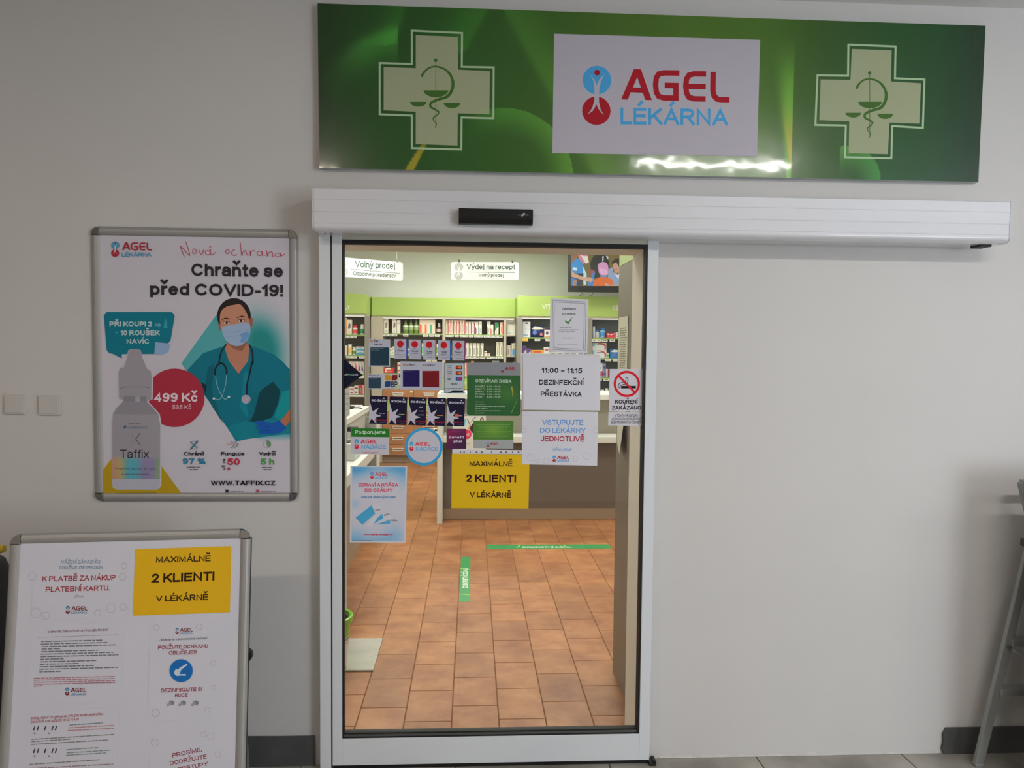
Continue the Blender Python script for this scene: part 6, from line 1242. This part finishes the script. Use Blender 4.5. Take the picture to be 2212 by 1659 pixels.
c.poly(s, T([(315, 680), (380, 740), (560, 820), (690, 820), (760, 870), (700, 920), (560, 880), (320, 810)]), (208, 160, 130))
c.poly(s, T([(1120, 560), (1130, 500), (1200, 450), (1320, 440), (1320, 620), (1240, 640), (1210, 520)]), (40, 34, 30)); c.poly(s, T([(1140, 560), (1210, 520), (1250, 590), (1300, 640), (1290, 720), (1200, 740), (1160, 680)]), (200, 150, 128)); c.stroke(s, T([(1165, 665), (1200, 668), (1225, 650)]), .8, (130, 50, 50))
c.poly(s, T([(1060, 660), (1140, 620), (1150, 720), (1240, 830), (1320, 640), (1600, 660), (1600, 990), (1160, 990), (1040, 820)]), (140, 160, 190)); c.poly(s, T([(1160, 720), (1250, 860), (1320, 700), (1320, 640), (1240, 780)]), (214, 222, 236))
c.poly(s, T(smooth([(850, 660), (840, 590), (870, 540), (940, 515), (1020, 540), (1050, 620), (1045, 750), (1000, 780), (900, 770), (860, 720), (850, 660)], 3)[:-1]), (214, 150, 190)); c.poly(s, T([(870, 640), (1000, 660), (1050, 760), (900, 770)]), (228, 170, 206))
c.poly(s, T([(890, 775), (1010, 780), (1020, 830), (890, 820)]), (90, 140, 190)); c.poly(s, T([(740, 992), (770, 870), (890, 810), (1020, 820), (1120, 860), (1160, 940), (1150, 992)]), (222, 104, 34)); c.poly(s, T([(1000, 930), (1080, 970), (1320, 960), (1320, 992), (980, 992)]), (206, 160, 140))
c.done()

# ------------------------------------------------------------------ tall cabinet right behind the door
xp = (fl(1328, 1450).x+fl(1354, 1533).x)/2; yfar = fl(1330, 1450).y
zc1 = at(1345, 577, yfar).z
tc = thing('tall_cabinet', 'tall taupe cabinet with lime top just inside the door on the right', 'cabinet', (xp+.3, yfar-.3, 0))
MB().box(xp, xp+.9, T_W+.02, yfar, .002, zc1).build('side_panel', mat('taupe_side', (.21, .175, .135), .5), tc, bevel=.002)
MB().box(xp, xp+.9, T_W+.02, yfar, zc1+.001, zc1+.36).build('fascia', LIME, tc, bevel=.002)
def sidesheet(label, y0, y1, z0, z1, tilt=0):
    t = thing('paper_notice', label, 'notice', (xp-.002, (y0+y1)/2, z0)); P_ = [(xp-.003, y1, z1), (xp-.003, y0, z1), (xp-.003-tilt, y0, z0-tilt), (xp-.003, y1, z0)]
    MB().prism(P_, (.0008, 0, 0)).build('sheet', mat('cream_paper', (.66, .64, .50), .6), t); rnd = random.Random(int(z0*100)); mb = MB(); z = z1-.03
    while z > z0+.03:
        if rnd.random() < .85:
            y = y1-.03-rnd.uniform(0, .02)
            while y > y0+.05: l = rnd.uniform(.012, .045); mb.add([(xp-.0036, y, z), (xp-.0036, y-l, z), (xp-.0036, y-l, z-.005), (xp-.0036, y, z-.005)], [(0, 1, 2, 3)]); y -= l+.008
        z -= .011
    tag(mb.build('small_print', ink((120, 116, 100), 1), t), kind='stuff')
ya, yb_ = yfar-.03, yfar-.25
sidesheet('long cream price list taped high on the tall taupe cabinet', yb_, ya, at(1355, 840, yfar-.12).z, at(1355, 685, yfar-.12).z)
sidesheet('second cream sheet taped low on the tall taupe cabinet', yb_, ya, at(1355, 960, yfar-.12).z, at(1355, 866, yfar-.12).z, .03)
# sheet by the left jamb
xe_ = at(746, 1100, 1.15).x; ze_ = at(742, 850, 1.15).z
MB().box(-.99, xe_, 1.15, 1.195, .0, ze_).build('near_end_panel', mat('pale_grey_panel', (.50, .50, .46), .5), lc, bevel=.002)
t, c = panel('paper_notice', 'narrow white notice with blue print behind the left edge of glass', 'notice', [(734, 846), (755.5, 836), (755.5, 897), (734, 907)], 1.135, .001, PAPERI, 1.1)
for y in (850, 853, 862, 871, 874, 877, 886): c.greek('lettering', 744, y, 753.5, 1.3, (120, 140, 180))
c.done(); a = at(739, 870, 1.135); MB().box(a.x-.02, a.x+.005, 1.136, 1.15, a.z-.01, a.z+.01).build('tape', PAPERI, t)

# ------------------------------------------------------------------ bin, floor slab, floor stickers
pb = fl(741, 1470)
bx = at(757, 1332, pb.y).x; R1 = .132; bcx, bcy = bx-R1, pb.y+.06; zb_ = at(757, 1332, bcy).z
bn = thing('waste_bin', 'lime green plastic bin with white label left behind the glass', 'bin', (bcx, bcy, 0.0))
GP = mat('lime_plastic', (.22, .52, .035), .35)
MB().lathe((bcx, bcy, .0), [(.095, .012), (.100, .014), (R1-.010, zb_-.02), (R1-.014, zb_-.02), (.096, .018), (.01, .018)], 36).build('body', GP, bn)
MB().lathe((bcx, bcy, 0), [(R1-.012, zb_-.028), (R1, zb_-.030), (R1+.002, zb_-.004), (R1-.004, zb_), (R1-.014, zb_-.004), (R1-.014, zb_-.028), (R1-.012, zb_-.028)], 36).build('rim', GP, bn)
vs = []; fs = []; n = 24
for i in range(n+1):
    a = math.radians(-115+115*i/n*1.0)
    for z_ in (.045, zb_*.66):
        r_ = .100+(R1-.110)*(z_/zb_)+.0025; vs.append((bcx+r_*math.cos(a), bcy+r_*math.sin(a), z_))
fs = [(2*i, 2*i+2, 2*i+3, 2*i+1) for i in range(n)]
lb_ = MB().add(vs, fs, True).build('paper_label', PAPERI, bn)
mb = MB()
for i in range(10, 23):
    a0, a1 = math.radians(-115+115*i/n), math.radians(-115+115*(i+.6)/n)
    for z_, hh in ((zb_*.61, .012), (zb_*.565, .003)):
        r_ = .100+(R1-.110)*(z_/zb_)+.0034; mb.add([(bcx+r_*math.cos(a0), bcy+r_*math.sin(a0), z_), (bcx+r_*math.cos(a1), bcy+r_*math.sin(a1), z_), (bcx+r_*math.cos(a1), bcy+r_*math.sin(a1), z_+hh), (bcx+r_*math.cos(a0), bcy+r_*math.sin(a0), z_+hh)], [(0, 1, 2, 3)])
tag(mb.build('small_print', ink((70, 70, 70), 1), lb_), kind='stuff')
q0, q1 = fl(828, 1378, .009), fl(806, 1447, .009)
t = tag(MB().box(q1.x-.30, q1.x, q1.y, q0.y, .0005, .009).build('floor_slab', mat('pale_slab', (.47, .45, .39), .45, noise=(7, .12, .1)), bevel=.002), 'pale grey stone slab lying on the tiles under the green bin', 'slab')
bn.location.z += .0095
for lb, pts in (('long green floor sticker across the shop floor before the counter', [(1052, 1177), (1316, 1177), (1318, 1184.5), (1051, 1185)]), ('green floor sticker pointing towards the door with sideways white words', [(993.5, 1203), (1016, 1203), (1016.5, 1300), (991.5, 1300)])):
    P_ = [fl(x, y, .0008) for x, y in pts]; x0, x1 = min(p_.x for p_ in P_), max(p_.x for p_ in P_); y0, y1 = min(p_.y for p_ in P_), max(p_.y for p_ in P_)
    horiz = (x1-x0) > (y1-y0)
    if not horiz: x0, x1 = fl(992, 1290).x, fl(1015.5, 1290).x
    t = thing('floor_sticker', lb, 'floor sticker', ((x0+x1)/2, y0, 0), 'green distance stickers on the shop floor')
    pp = [(x, y, .0003) for x, y in (rr(x0, y0, x1, y1, .012, 4))]
    MB().prism(pp, (0, 0, .0006)).build('sheet', mat('sticker_green', alb((44, 140, 76), 1.2), .4), t)
    c = Canvas((0, 0, .0009), (0, 0, 1), t, 1.2, base=.0002)
    if horiz:
        for xa in (1116, 1214): c.stroke('leaf', [(xa, 1183), (xa+7, 1178.5)], 2, (150, 190, 70))
        c.text('lettering', 'DISKRETNÍ ZÓNA', 1129, 1183.2, 1236, 10.5, (230, 236, 220), bold=.04)
    else:
        for ya in (1228, 1283): c.stroke('leaf', [(992+ (1 if ya < 1250 else 0), ya), (1016, ya+2)], 1.4, (150, 190, 70))
        c.text('lettering', 'DISKRETNÍ ZÓNA', 1010.6, 1269.5, 1010.8, 3.3, (230, 236, 220), yb=1227.5, bold=.03)
    c.done()
